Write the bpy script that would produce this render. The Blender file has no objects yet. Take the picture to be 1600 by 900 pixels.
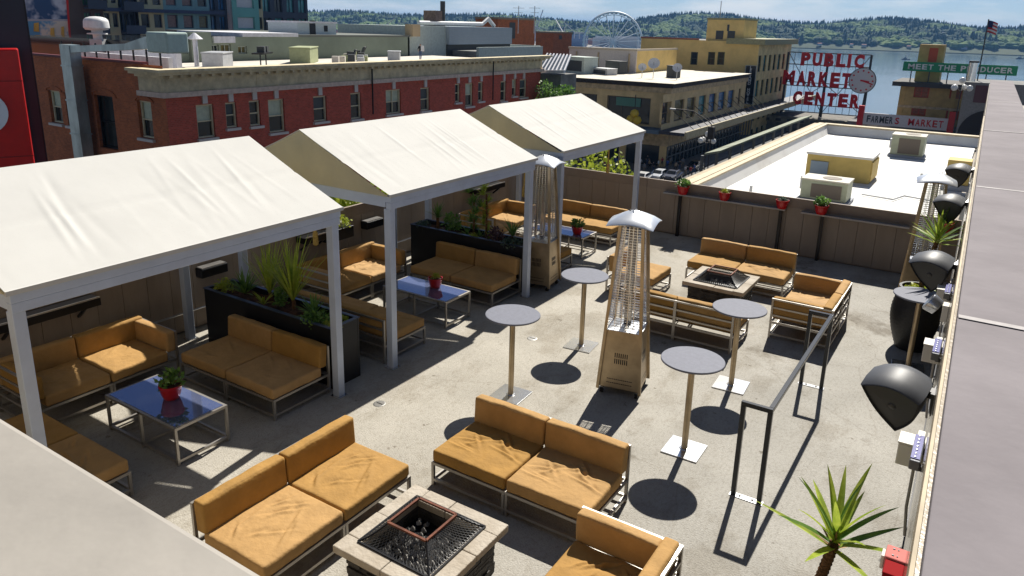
import bpy, bmesh, math, random
from mathutils import Vector, Matrix, noise
R = math.radians
SC = bpy.context.scene
COL = SC.collection
# ------------------------------------------------------------------ camera
F, CY, H = 1168.32, 366.0, 4.3983            # focal length in photo pixels, principal row, eye height above the deck
_p, _r, _y = R(15.5911), R(1.4750), R(-32.4627)
FW = Vector((math.sin(_y)*math.cos(_p), math.cos(_y)*math.cos(_p), -math.sin(_p)))
_rt = Vector((math.cos(_y), -math.sin(_y), 0)); _up = _rt.cross(FW)
RT = _rt*math.cos(_r) + _up*math.sin(_r); UP = _up*math.cos(_r) - _rt*math.sin(_r)
EYE = Vector((0, 0, H))
cam = bpy.data.cameras.new('camera'); camo = bpy.data.objects.new('camera', cam); COL.objects.link(camo)
camo.matrix_world = Matrix(((RT.x, UP.x, -FW.x, 0), (RT.y, UP.y, -FW.y, 0), (RT.z, UP.z, -FW.z, H), (0, 0, 0, 1)))
cam.sensor_width = 36; cam.lens = F/1600*36; cam.shift_y = -(450-CY)/1600
cam.clip_start = 0.05; cam.clip_end = 60000
SC.camera = camo
# ------------------------------------------------------------------ sky and sun
SUNV = Vector((-0.1326, 0.9235, 1.0)).normalized()
w = bpy.data.worlds.new('World'); SC.world = w; w.use_nodes = True
nt = w.node_tree; nt.nodes.clear()
_out = nt.nodes.new('ShaderNodeOutputWorld'); _bg = nt.nodes.new('ShaderNodeBackground')
_sky = nt.nodes.new('ShaderNodeTexSky'); _sky.sky_type = 'NISHITA'; _sky.sun_disc = False
_sky.sun_elevation = math.asin(SUNV.z); _sky.sun_rotation = math.atan2(SUNV.x, SUNV.y)
_sky.altitude = 800; _sky.air_density = 0.65; _sky.dust_density = 0.35; _sky.ozone_density = 4.0
_tc = nt.nodes.new('ShaderNodeTexCoord'); _mp = nt.nodes.new('ShaderNodeMapping'); _mp.inputs['Scale'].default_value = (3.2, 3.2, 17)
_mp.inputs['Location'].default_value = (2.3, 0.9, 0.2)
_nz = nt.nodes.new('ShaderNodeTexNoise'); _nz.inputs['Scale'].default_value = 1.6; _nz.inputs['Detail'].default_value = 7; _nz.inputs['Roughness'].default_value = .58
_cr = nt.nodes.new('ShaderNodeValToRGB'); _cr.color_ramp.elements[0].position = .55; _cr.color_ramp.elements[1].position = .74
_cr.color_ramp.elements[0].color = (0, 0, 0, 1); _cr.color_ramp.elements[1].color = (.8, .8, .8, 1)
_mx = nt.nodes.new('ShaderNodeMix'); _mx.data_type = 'RGBA'; _mx.inputs[7].default_value = (12, 12.2, 12, 1)
L = nt.links.new
L(_tc.outputs['Generated'], _mp.inputs[0]); L(_mp.outputs[0], _nz.inputs['Vector']); _sx = nt.nodes.new('ShaderNodeSeparateXYZ'); L(_tc.outputs['Generated'], _sx.inputs[0])
_mr = nt.nodes.new('ShaderNodeMapRange'); _mr.inputs[1].default_value = 0; _mr.inputs[2].default_value = .22; _mr.inputs[3].default_value = .14; _mr.inputs[4].default_value = 0; L(_sx.outputs[2], _mr.inputs[0])
_ad = nt.nodes.new('ShaderNodeMath'); L(_nz.outputs[0], _ad.inputs[0]); L(_mr.outputs[0], _ad.inputs[1]); L(_ad.outputs[0], _cr.inputs[0])   # a cloud deck looks denser towards the horizon
L(_cr.outputs[0], _mx.inputs[0]); L(_sky.outputs[0], _mx.inputs[6]); L(_mx.outputs[2], _bg.inputs[0]); L(_bg.outputs[0], _out.inputs[0])
_bg.inputs[1].default_value = 0.05
sun = bpy.data.lights.new('sun', 'SUN'); sun.energy = 5.0; sun.angle = R(0.53); sun.color = (1.0, .95, .86)
suno = bpy.data.objects.new('sun', sun); COL.objects.link(suno); suno.rotation_euler = (-SUNV).to_track_quat('-Z', 'Y').to_euler()
SC.view_settings.view_transform = 'Standard'; SC.view_settings.look = 'None'
SC.view_settings.exposure = 0.6; SC.view_settings.gamma = 1.0; SC.view_settings.use_curve_mapping = False
SC.render.engine = 'CYCLES'
SC.cycles.max_bounces = 6; SC.cycles.diffuse_bounces = 2; SC.cycles.glossy_bounces = 3; SC.cycles.transmission_bounces = 4; SC.cycles.volume_bounces = 0; SC.cycles.caustics_reflective = False; SC.cycles.caustics_refractive = False
# ------------------------------------------------------------------ helpers
rnd = random.Random(7)
def ray(px, py): return FW + RT*((px-800)/F) - UP*((py-CY)/F)
def onz(px, py, z): d = ray(px, py); return EYE + d*((z-H)/d.z)          # where a line of sight meets a level, a plane X = c, a plane Y = c
def onx(px, py, x): d = ray(px, py); return EYE + d*(x/d.x)
def ony(px, py, y): d = ray(px, py); return EYE + d*(y/d.y)
def ond(px, py, D): d = ray(px, py); return EYE + d*(D/math.hypot(d.x, d.y))

MATS = {}
def mat(name, col, rough=.6, metal=0, var=.0, vscale=3., bump=0., bscale=40., spec=.5, emit=0, col2=None, stretch=None, coat=0, trans=0, vdet=4, ior=1.45, alpha=1, lo=.35, hi=.65):
    if name in MATS: return MATS[name]
    m = bpy.data.materials.new(name); m.use_nodes = True; n = m.node_tree.nodes; l = m.node_tree.links.new
    b = n['Principled BSDF']; b.inputs['Roughness'].default_value = rough; b.inputs['Metallic'].default_value = metal
    b.inputs['Specular IOR Level'].default_value = spec; b.inputs['IOR'].default_value = ior
    b.inputs['Coat Weight'].default_value = coat; b.inputs['Transmission Weight'].default_value = trans; b.inputs['Alpha'].default_value = alpha
    c = (*col, 1); b.inputs['Base Color'].default_value = c
    if emit: b.inputs['Emission Color'].default_value = c; b.inputs['Emission Strength'].default_value = emit
    g = n.new('ShaderNodeNewGeometry'); vec = g.outputs['Position']
    if stretch:
        mp = n.new('ShaderNodeMapping'); mp.inputs['Scale'].default_value = stretch; l(vec, mp.inputs[0]); vec = mp.outputs[0]
    if var or col2:
        t = n.new('ShaderNodeTexNoise'); t.inputs['Scale'].default_value = vscale; t.inputs['Detail'].default_value = vdet; t.inputs['Roughness'].default_value = .62; l(vec, t.inputs['Vector'])
        r = n.new('ShaderNodeValToRGB'); e = r.color_ramp.elements; e[0].position = lo; e[1].position = hi
        if col2: e[0].color = c; e[1].color = (*col2, 1)
        else:
            e[0].color = (*[max(0, x*(1-var)) for x in col], 1); e[1].color = (*[min(1, x*(1+var)) for x in col], 1)
        l(t.outputs[0], r.inputs[0]); l(r.outputs[0], b.inputs['Base Color'])
    if bump:
        t2 = n.new('ShaderNodeTexNoise'); t2.inputs['Scale'].default_value = bscale; t2.inputs['Detail'].default_value = 3; l(vec, t2.inputs['Vector'])
        bp = n.new('ShaderNodeBump'); bp.inputs['Strength'].default_value = bump; bp.inputs['Distance'].default_value = .02; l(t2.outputs[0], bp.inputs['Height']); l(bp.outputs[0], b.inputs['Normal'])
    MATS[name] = m; return m

class MB:
    def __init__(s): s.v = []; s.f = []; s.mi = []; s.cm = 0
    def add(s, vs, fs):
        o = len(s.v); s.v += [tuple(x) for x in vs]; s.f += [tuple(i+o for i in f) for f in fs]; s.mi += [s.cm]*len(fs); return s
    def box(s, x0, x1, y0, y1, z0, z1):
        return s.add([(x0,y0,z0),(x1,y0,z0),(x1,y1,z0),(x0,y1,z0),(x0,y0,z1),(x1,y0,z1),(x1,y1,z1),(x0,y1,z1)],
                     [(0,3,2,1),(4,5,6,7),(0,1,5,4),(1,2,6,5),(2,3,7,6),(3,0,4,7)])
    def quad(s, a, b, c, d): return s.add([a, b, c, d], [(0,1,2,3)])
    def bar(s, p, q, w, h=None, up=(0,0,1)):
        h = h or w; p = Vector(p); q = Vector(q); d = (q-p).normalized(); u = Vector(up)
        if abs(d.dot(u)) > .98: u = Vector((0,1,0))
        a = d.cross(u).normalized()*(w/2); b = a.cross(d).normalized()*(h/2)
        return s.add([p-a-b,p+a-b,p+a+b,p-a+b,q-a-b,q+a-b,q+a+b,q-a+b], [(0,1,2,3),(7,6,5,4),(0,4,5,1),(1,5,6,2),(2,6,7,3),(3,7,4,0)])
    def tube(s, pts, r, n=8, cap=True):
        pts = [Vector(p) for p in pts]; rs = r if isinstance(r, (list, tuple)) else [r]*len(pts)
        vs = []; fs = []; ref = None
        for i, p in enumerate(pts):
            d = (pts[min(i+1, len(pts)-1)]-pts[max(i-1, 0)]).normalized()
            if ref is None: ref = Vector((0,0,1)) if abs(d.z) < .9 else Vector((1,0,0))
            a = (ref - d*ref.dot(d)).normalized(); b = d.cross(a); ref = a
            for k in range(n):
                t = 2*math.pi*k/n; vs.append(p + (a*math.cos(t)+b*math.sin(t))*rs[i])
        for i in range(len(pts)-1):
            for k in range(n): fs.append((i*n+k, i*n+(k+1)%n, (i+1)*n+(k+1)%n, (i+1)*n+k))
        if cap: fs.append(tuple(range(n-1, -1, -1))); fs.append(tuple((len(pts)-1)*n+k for k in range(n)))
        return s.add(vs, fs)
    def lathe(s, prof, n=20, c=(0,0,0), wob=0):
        vs = []; fs = []
        for i, (r, z) in enumerate(prof):
            for k in range(n):
                t = 2*math.pi*k/n; rr = r + (wob if k % 2 else 0); vs.append((c[0]+rr*math.cos(t), c[1]+rr*math.sin(t), c[2]+z))
        for i in range(len(prof)-1):
            for k in range(n): fs.append((i*n+k, i*n+(k+1)%n, (i+1)*n+(k+1)%n, (i+1)*n+k))
        fs.append(tuple(range(n-1, -1, -1))); fs.append(tuple((len(prof)-1)*n+k for k in range(n)))
        return s.add(vs, fs)
    def prism(s, poly, z0, z1):
        n = len(poly); vs = [(x, y, z0) for x, y in poly]+[(x, y, z1) for x, y in poly]
        return s.add(vs, [tuple(range(n-1,-1,-1)), tuple(range(n, 2*n))]+[(i, (i+1)%n, n+(i+1)%n, n+i) for i in range(n)])
    def mesh(s, name, mats, smooth=False, autos=None):
        me = bpy.data.meshes.new(name); me.from_pydata(s.v, [], s.f)
        for m in (mats if isinstance(mats, (list, tuple)) else [mats]): me.materials.append(m)
        if any(s.mi): me.polygons.foreach_set('material_index', s.mi)
        if smooth or autos:
            me.polygons.foreach_set('use_smooth', [True]*len(me.polygons))
            if autos: me.set_sharp_from_angle(angle=R(autos))
        me.update(); return me
    def build(s, name, mats, parent=None, smooth=False, autos=None, bevel=0, kind=None, **kw):
        return link(name, s.mesh(name, mats, smooth, autos), parent, bevel, kind, **kw)
def link(name, me, parent=None, bevel=0, kind=None, loc=None, rz=None, label=None, cat=None, group=None):
    o = bpy.data.objects.new(name, me); COL.objects.link(o)
    if parent is not None:
        o.parent = parent
        if parent.name in ABS: o.matrix_parent_inverse = ABS[parent.name]
    if bevel:
        b = o.modifiers.new('bevel', 'BEVEL'); b.width = bevel; b.segments = 2; b.limit_method = 'ANGLE'
    if loc: o.location = loc
    if rz is not None: o.rotation_euler.z = rz
    if kind: o['kind'] = kind
    if label: tag(o, label, cat, group)
    return o
ABS = {}
def site(name, label, cat, loc, group=None):
    """a thing whose parts are given in world coordinates"""
    t = thing(name, label, cat, loc, 0, group); ABS[t.name] = Matrix.Translation(-Vector(loc)); return t
def tag(o, label, cat, group=None):
    o['label'] = label; o['category'] = cat
    if group: o['group'] = group
    return o
def thing(name, label, cat, loc=(0,0,0), rz=0, group=None):
    o = bpy.data.objects.new(name, None); COL.objects.link(o); o.empty_display_size = .2
    o.location = loc; o.rotation_euler.z = rz; return tag(o, label, cat, group)
def copytree(o, parent=None):
    c = o.copy(); COL.objects.link(c); c.parent = parent
    for ch in list(o.children): copytree(ch, c)
    return c
def clone(o, label, loc=None, rz=None):
    c = copytree(o); c['label'] = label
    if loc: c.location = loc
    if rz is not None: c.rotation_euler.z = rz
    return c
def facade(mb, org, ud, W, z0, z1, holes, depth, nrm):
    """a wall W long from org along ud, with real rectangular openings (u0,u1,z0,z1) and their reveals"""
    org = Vector(org); ud = Vector(ud).normalized(); nd = Vector(nrm).normalized()
    us = sorted({0, W, *[h[0] for h in holes], *[h[1] for h in holes]}); zs = sorted({z0, z1, *[h[2] for h in holes], *[h[3] for h in holes]})
    P = lambda u, z, d=0: org + ud*u - nd*d + Vector((0, 0, z-org.z))
    for i in range(len(us)-1):
        for j in range(len(zs)-1):
            uc = (us[i]+us[i+1])/2; zc = (zs[j]+zs[j+1])/2
            if any(h[0] < uc < h[1] and h[2] < zc < h[3] for h in holes): continue
            mb.quad(P(us[i], zs[j]), P(us[i+1], zs[j]), P(us[i+1], zs[j+1]), P(us[i], zs[j+1]))
    for a, b, c, d in holes:
        for (p, q) in (((a, c), (a, d)), ((a, d), (b, d)), ((b, d), (b, c)), ((b, c), (a, c))):
            mb.quad(P(*p), P(*q), P(*q, depth), P(*p, depth))
    return mb
def window(parent, org, ud, nrm, a, b, c, d, depth, fm, gm, rail=True, fw=.09, sill=None, mull=0, blind=None):
    """frame + glass panes set inside an opening; sub-parts under one window part"""
    org = Vector(org); ud = Vector(ud).normalized(); nd = Vector(nrm).normalized()
    P = lambda u, z, dd: org + ud*u - nd*dd + Vector((0, 0, z-org.z))
    f = MB(); dd = depth-.08
    for (p, q) in (((a, c+fw/2), (b, c+fw/2)), ((a, d-fw/2), (b, d-fw/2)), ((a+fw/2, c+fw), (a+fw/2, d-fw)), ((b-fw/2, c+fw), (b-fw/2, d-fw))):
        f.bar(P(*p, dd), P(*q, dd), fw, .1)
    zm = (c+d)/2
    if rail: f.bar(P(a+fw, zm, dd-.003), P(b-fw, zm, dd-.003), fw*.8, .08)
    for k in range(mull):
        u = a+(b-a)*(k+1)/(mull+1); f.bar(P(u, c+fw, dd-.005), P(u, d-fw, dd-.005), fw*.7, .07)
    o = f.build('window', fm, parent)
    for (z0, z1, g) in (((c, zm, gm), (zm, d, blind or gm)) if rail else ((c, d, gm),)):
        MB().quad(P(a, z0, depth), P(b, z0, depth), P(b, z1, depth), P(a, z1, depth)).build('pane', g, o)
    if sill: MB().bar(P(a-.12, c-.09, -.06), P(b+.12, c-.09, -.06), .3, .17).build('sill', sill, o)
    return o
def rbox(w, d, h, r, seed=0, n=12, puff=.012, wr=.0, creases=0, amp=.008):
    """a soft cushion: rounded box with a domed top, sagging seams and creases; base centre at the origin"""
    g = random.Random(seed); k = 4
    def axis(half):
        e = [half-r+r*math.sin(i/k*math.pi/2) for i in range(k+1)]; m = [(-1+2*i/n)*(half-r) for i in range(1, n)]
        return [-x for x in reversed(e)]+m+e
    ax = [axis(w/2), axis(d/2), [-h/2, -h/2+r*.3, -h/2+r, h/2-r, h/2-r*.3, h/2] if h < .2 else axis(h/2)]
    vid = {}; mb = MB(); half = (w/2, d/2, h/2)
    cr = [(g.uniform(-.3, .3)*w, g.uniform(-.3, .3)*d, g.uniform(-.9, .9), g.uniform(.06, .2)*w, g.uniform(.009, .018)) for _ in range(creases)]
    def vert(p):
        key = tuple(round(x, 5) for x in p)
        if key in vid: return vid[key]
        q = Vector(p); inn = Vector([max(-half[i]+r, min(half[i]-r, p[i])) for i in range(3)]); dv = q-inn
        if dv.length > 1e-6: q = inn + dv.normalized()*min(r, max(abs(x) for x in dv) if max(abs(x) for x in dv) > 0 else r)
        u = p[0]/half[0]; v = p[1]/half[1]; t = p[2]/half[2]
        if t > 0: q.z += puff*(1-u*u)*(1-v*v)*t
        if h > w*.3: q.y += math.copysign(puff*(1-u*u)*(1-t*t), q.y)
        nz = noise.noise(Vector((p[0]*7+seed*3.1, p[1]*7, p[2]*7+seed)))
        q += Vector((nz*.4, nz*.4, nz))*amp
        if t > .5:
            for cx, cy, an, ln, am in cr:
                du = (p[0]-cx)*math.cos(an)+(p[1]-cy)*math.sin(an); dw = -(p[0]-cx)*math.sin(an)+(p[1]-cy)*math.cos(an)
                q.z += am*math.exp(-(dw/.016)**2)*math.exp(-(du/ln)**2) - am*.8*math.exp(-((dw-.03)/.02)**2)*math.exp(-(du/ln)**2)
        vid[key] = len(mb.v); mb.v.append((q.x, q.y, q.z+h/2)); return vid[key]
    for A, B, Cx in ((0, 1, 2), (1, 2, 0), (2, 0, 1)):
        for sgn in (-1, 1):
            for i in range(len(ax[A])-1):
                for j in range(len(ax[B])-1):
                    q = []
                    for (ii, jj) in ((i, j), (i+1, j), (i+1, j+1), (i, j+1)):
                        p = [0, 0, 0]; p[A] = ax[A][ii]; p[B] = ax[B][jj]; p[Cx] = sgn*half[Cx]; q.append(vert(p))
                    if sgn < 0: q.reverse()
                    if len(set(q)) > 2: mb.f.append(tuple(q)); mb.mi.append(0)
    return mb
def text_mesh(txt, size, depth, bold=.0, align='CENTER'):
    c = bpy.data.curves.new('lettering', 'FONT'); c.body = txt; c.size = size; c.extrude = depth/2; c.offset = bold; c.align_x = align; c.resolution_u = 3
    o = bpy.data.objects.new('lettering_tmp', c); COL.objects.link(o)
    dg = bpy.context.evaluated_depsgraph_get(); me = bpy.data.meshes.new_from_object(o.evaluated_get(dg)); bpy.data.objects.remove(o); bpy.data.curves.remove(c); return me
# ------------------------------------------------------------------ materials
concrete = mat('deck_concrete', (.375,.35,.30), .85, var=.0, col2=(.475,.445,.385), vscale=.8, bump=.5, bscale=60, vdet=9, spec=.3)
def rich_concrete():
    m = concrete; n = m.node_tree.nodes; l = m.node_tree.links.new; b = n['Principled BSDF']
    g = [x for x in n if x.type == 'NEW_GEOMETRY'][0]; src = b.inputs['Base Color'].links[0].from_socket
    def mix(src, fac, col, mode='MULTIPLY'):
        mx = n.new('ShaderNodeMix'); mx.data_type = 'RGBA'; mx.blend_type = mode; l(fac, mx.inputs[0]); l(src, mx.inputs[6]); mx.inputs[7].default_value = (*col, 1); return mx.outputs[2]
    def nse(scale, det, lo, hi, stretch=None):
        v = g.outputs['Position']
        if stretch: mp = n.new('ShaderNodeMapping'); mp.inputs['Scale'].default_value = stretch; l(v, mp.inputs[0]); v = mp.outputs[0]
        t = n.new('ShaderNodeTexNoise'); t.inputs['Scale'].default_value = scale; t.inputs['Detail'].default_value = det; t.inputs['Roughness'].default_value = .65; l(v, t.inputs['Vector'])
        r = n.new('ShaderNodeMapRange'); r.inputs[1].default_value = lo; r.inputs[2].default_value = hi; l(t.outputs[0], r.inputs[0]); return r.outputs[0]
    sx = n.new('ShaderNodeSeparateXYZ'); l(g.outputs['Position'], sx.inputs[0])
    rr = n.new('ShaderNodeMapRange'); rr.inputs[1].default_value = -4.5; rr.inputs[2].default_value = -1.5; rr.inputs[4].default_value = .6; l(sx.outputs[0], rr.inputs[0])
    s = mix(src, rr.outputs[0], (.80,.84,.92))                      # the coating is greyer and more worn towards the wall
    s = mix(s, nse(2.2, 8, .56, .74, (1, .35, 1)), (.72,.69,.64))
    s = mix(s, nse(90, 2, .45, .75), (.70,.69,.68))
    s = mix(s, nse(34, 6, .48, .68, (1, .5, 1)), (.80,.79,.77))
    s = mix(s, nse(.55, 5, .60, .66), (.6,.57,.53))
    s = mix(s, nse(1.1, 9, .52, .60, (1, .6, 1)), (.82,.80,.77))
    s = mix(s, nse(5.5, 4, .66, .70), (.55,.52,.48))
    s = mix(s, nse(14, 3, .70, .74), (1.25,1.22,1.18))
    vo = n.new('ShaderNodeTexVoronoi'); vo.feature = 'DISTANCE_TO_EDGE'; vo.inputs['Scale'].default_value = .42; 
    wp = n.new('ShaderNodeMix'); wp.data_type = 'VECTOR'; wp.inputs[0].default_value = .12
    tn = n.new('ShaderNodeTexNoise'); tn.inputs['Scale'].default_value = 2.5; tn.inputs['Detail'].default_value = 6; l(g.outputs['Position'], tn.inputs['Vector'])
    l(g.outputs['Position'], wp.inputs[4]); l(tn.outputs[1], wp.inputs[5]); l(wp.outputs[1], vo.inputs['Vector'])
    cr = n.new('ShaderNodeMapRange'); cr.inputs[1].default_value = .004; cr.inputs[2].default_value = .0; cr.inputs[4].default_value = .28; l(vo.outputs[0], cr.inputs[0])
    s = mix(s, cr.outputs[0], (.55,.5,.45))
    l(s, b.inputs['Base Color'])
rich_concrete()
ledge_m = mat('ledge_coating', (.285,.263,.232), .7, var=.0, col2=(.345,.318,.28), vscale=1.7, bump=.2, bscale=9, vdet=7)
ledge_r = mat('ledge_coating_worn', (.205,.186,.193), .8, col2=(.255,.232,.24), vscale=1.5, bump=.2, bscale=9, vdet=9, spec=.12)
trim_m = mat('tan_trim', (.42,.34,.22), .6, var=.2)
stucco_m = mat('tan_wall_paint', (.34,.28,.20), .35, var=.15, vscale=4, bump=.2)
fence_m = mat('fence_brown_paint', (.29,.228,.172), .6, var=.09, vscale=1.5, bump=.12, bscale=30, stretch=(3,3,.7))
fence_d = mat('fence_top_rail_paint', (.26,.20,.152), .6, var=.1, bump=.2)
steel = mat('brushed_steel', (.55,.54,.52), .32, .9, var=.12, vscale=8, stretch=(1,1,12))
frame_m = mat('sofa_aluminium', (.40,.375,.34), .42, .75, var=.1)
bronze = mat('heater_steel', (.42,.33,.215), .36, .85, var=.2, vscale=3, bump=.06, bscale=8)
chrome = mat('bright_steel', (.80,.81,.82), .2, .9, var=.08)
hood_m = mat('heater_hood_steel', (.80,.82,.84), .3, .7, var=.05)
wire_m = mat('grey_mesh_wire', (.10,.10,.10), .4, .6)
black_m = mat('black_steel', (.012,.012,.014), .35, .3)
rail_m = mat('handrail_black_paint', (.018,.02,.024), .25, .2)
rubber = mat('black_rubber', (.01,.01,.01), .8)
post_m = mat('sky_tinted_frame_paint', (.50,.57,.70), .36, .1, var=.06)  # sky blue reflected by the beams is mixed into the paint colour
cush = mat('tan_cushion_canvas', (.40,.232,.078), .8, var=.10, vscale=5, bump=.35, bscale=22, vdet=6, spec=.25)
def vary(m, lo, hi):
    '''each cushion has faded a little differently'''
    n = m.node_tree.nodes; l = m.node_tree.links.new; b = n['Principled BSDF']; oi = n.new('ShaderNodeObjectInfo'); r = n.new('ShaderNodeMapRange'); r.inputs[3].default_value = lo; r.inputs[4].default_value = hi; l(oi.outputs['Random'], r.inputs[0])
    h = n.new('ShaderNodeHueSaturation'); l(b.inputs['Base Color'].links[0].from_socket, h.inputs['Color']); l(r.outputs[0], h.inputs['Value']); r2 = n.new('ShaderNodeMapRange'); r2.inputs[3].default_value = 1.08; r2.inputs[4].default_value = .9; l(oi.outputs['Random'], r2.inputs[0]); l(r2.outputs[0], h.inputs['Saturation']); l(h.outputs[0], b.inputs['Base Color'])
vary(cush, .86, 1.12)
granite = mat('sky_tinted_table_stone', (.15,.20,.40), .05, .6, col2=(.25,.28,.44), vscale=60, spec=.9, ior=1.9, vdet=6)  # the blue stands for reflected sky, tinted into the dark polished stone
tabletop = mat('bar_table_laminate', (.19,.197,.235), .6, spec=.15, var=.06, vscale=25, bump=.05)
slab_m = mat('firepit_slab_stone', (.34,.29,.225), .8, col2=(.45,.40,.33), vscale=5, bump=.5, bscale=30, vdet=8)
slate = mat('firepit_dark_slate', (.035,.032,.03), .7, var=.5, vscale=9, bump=.8, bscale=20)
rust = mat('rusty_iron', (.13,.045,.025), .75, .3, var=.4, vscale=20)
lava = mat('lava_rock', (.22,.21,.195), .9, var=.6, vscale=30, bump=.8)
red_pot = mat('red_glazed_pot', (.50,.012,.012), .28, var=.12, coat=.3)
soil = mat('planter_soil', (.075,.032,.018), .95, var=.6, vscale=14, bump=1, bscale=30)
planter_m = mat('planter_black_metal', (.012,.013,.016), .45, .2, var=.2)
def translucent(m, f):
    n = m.node_tree.nodes; l = m.node_tree.links.new; b = n['Principled BSDF']; t = n.new('ShaderNodeBsdfTranslucent'); mx = n.new('ShaderNodeMixShader'); mx.inputs[0].default_value = f
    src = b.inputs['Base Color']; (l(src.links[0].from_socket, t.inputs[0]) if src.links else None); l(b.outputs[0], mx.inputs[1]); l(t.outputs[0], mx.inputs[2]); l(mx.outputs[0], n['Material Output'].inputs['Surface']); return m
leaf_y = mat('yucca_leaf', (.24,.36,.03), .38, col2=(.50,.58,.09), vscale=9)
leaf_g = mat('green_leaf', (.08,.19,.04), .45, col2=(.20,.34,.07), vscale=9)
leaf_l = mat('lime_leaf', (.28,.38,.035), .5, col2=(.42,.44,.06), vscale=8)
leaf_b = mat('blue_green_leaf', (.05,.10,.07), .5, col2=(.12,.17,.13), vscale=9)
leaf_p = mat('purple_leaf', (.06,.025,.035), .5, col2=(.10,.05,.05), vscale=9)
for _m in (leaf_y, leaf_g, leaf_l, leaf_b): translucent(_m, .35)
bark = mat('yucca_bark', (.17,.085,.035), .9, var=.5, vscale=25, bump=1, bscale=50, stretch=(1,1,4))
spk = mat('speaker_plastic', (.022,.023,.026), .42, var=.1)
spk_t = mat('speaker_shell', (.06,.064,.075), .5, var=.1)
white_box = mat('off_white_box', (.72,.69,.62), .5, var=.05)
glassdark = mat('window_glass', (.02,.025,.03), .08, spec=.8)
def canopy_material():
    m = mat('cabana_canvas', (.585,.575,.54), .75, var=.03, vscale=1.6, bump=.12, bscale=5, spec=.2)
    return m
canvas = canopy_material()
translucent(canvas, .07)
gable_m = translucent(mat('cabana_gable_canvas', (.86,.80,.60), .8, var=.04), .6)
mt_grass = mat('sisal', (.3,.2,.08), .8)

# ------------------------------------------------------------------ the deck, ledges and walls
sl = MB().box(-9.62, -.02, .6, 15.62, -.5, 0); deck = sl.build('deck', concrete); deck['kind'] = 'structure'
# the near parapet the view looks over, and the wide coping along the right
pa = thing('near_parapet', 'pale concrete parapet coping across the bottom left corner', 'parapet')
MB().box(-9.8, -.12, -.45, .86, -.2, 3.06).build('wall', stucco_m, pa)
for i, (a, b) in enumerate(((-9.8, -5.2), (-5.196, -.12))):
    MB().box(a, b, -.5, .90, 3.062, 3.2).build('coping', ledge_m, pa, bevel=.02)
MB().box(-9.8, -.12, .862, .893, 3.0, 3.058).build('drip_edge', trim_m, pa)
SL = -.0135
def wx(y, off=0): return .055+SL*y+off
rw = thing('side_wall', 'tall wall with wide grey coping along the right of the deck', 'wall')
def strip(y0, y1, o0, o1, z0, z1):
    return MB().add([(wx(y0,o0),y0,z0),(wx(y0,o1),y0,z0),(wx(y1,o1),y1,z0),(wx(y1,o0),y1,z0),(wx(y0,o0),y0,z1),(wx(y0,o1),y0,z1),(wx(y1,o1),y1,z1),(wx(y1,o0),y1,z1)],
                    [(0,3,2,1),(4,5,6,7),(0,1,5,4),(1,2,6,5),(2,3,7,6),(3,0,4,7)])
strip(-.45, 26.4, -.01, .5, -11, 3.1).build('wall', stucco_m, rw)
for i, (a, b) in enumerate(((-.45, 3.7), (3.7015, 7.25), (7.2515, 11.9), (11.9015, 17.5), (17.5015, 26.42))):
    strip(a, b, 0.0, .56, 3.102, 3.2+.003*(i % 2)).build('coping', ledge_r, rw, bevel=.006)
seal = mat('pale_sealant', (.36,.335,.325), .7, var=.2, vscale=9)
for y in (3.7, 7.25, 11.9, 17.5): strip(y-.022, y+.022, .004, .556, 3.2035, 3.2055).build('sealant_joint', seal, rw)
strip(.95, 15.4, -.03, -.011, 0.0, .12).build('skirting', black_m, rw)
strip(.95, 15.4, -.022, -.011, 2.86, 3.09).build('drip_trim', trim_m, rw)
glz = mat('wall_glazing', (.16,.14,.10), .12, var=.15, spec=.7)
for k in range(8): strip(1.2+k*1.78, 1.2+k*1.78+1.72, -.018, -.011, .2, 2.7).build('glass_panel', glz, rw)
lowr = MB().box(.56, 7, -2, 26.2, -11, 2.55); lowr.build('neighbour_roof', stucco_m, label='tan flat roof just beyond the grey coping at right', cat='roof')
# fences of upright boards with a top rail
def board_fence(name, label, a, b, z1, step, nrm, seed):
    t = thing(name, label, 'fence', (0, 0, 0)); a = Vector(a); b = Vector(b); n = Vector(nrm); Ln = (b-a).length; d = (b-a)/Ln; k = int(round(Ln/step)); g = random.Random(seed)
    me = None
    for i in range(k):
        s = Ln/k
        if me is None:
            mb = MB(); mb.box(.003, s-.003, -.018, .018, .03, z1-.2); me = mb.mesh('board', fence_m)
        o = link('board', me, t); o.location = a+d*(i*s)+n*g.uniform(0, .006); o.rotation_euler.z = math.atan2(d.y, d.x)
    ang = math.atan2(d.y, d.x)
    q = MB().box(0, Ln, -.05, -.022, 0, z1-.03).build('backing', fence_d, t); q.location = a if n.dot(Vector((-d.y, d.x, 0))) > 0 else a+n*-.072; q.rotation_euler.z = ang
    p = 3; st = Ln/p
    for i in range(p):
        q = MB().box(i*st+.003, (i+1)*st-.003, -.02, .03, z1-.198, z1).build('top_rail', fence_d, t, bevel=.004); q.location = a+n*.004; q.rotation_euler.z = ang
    return t
back_f = board_fence('board_fence', 'brown board fence along the far edge of the deck below the white roof', (-9.36, 15.52, 0), (-.2, 15.52, 0), 1.19, .345, (0,-1,0), 1)
left_f = board_fence('board_fence', 'brown board fence behind the three cabanas', (-9.36, .95, 0), (-9.36, 15.46, 0), 1.24, .345, (1,0,0), 2)
for x in (-5.49, -3.35, -2.55): MB().box(x-.03, x+.03, 15.40, 15.46, 0, 1.02).build('post', black_m, back_f)
shelf_m = mat('shelf_grey', (.30,.29,.29), .4, .4)
for a, b in ((-5.85, -3.25), (-2.95, -1.0)):
    MB().box(a, b, 15.33, 15.46, .93, .965).build('shelf', shelf_m, back_f, bevel=.004)
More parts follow.
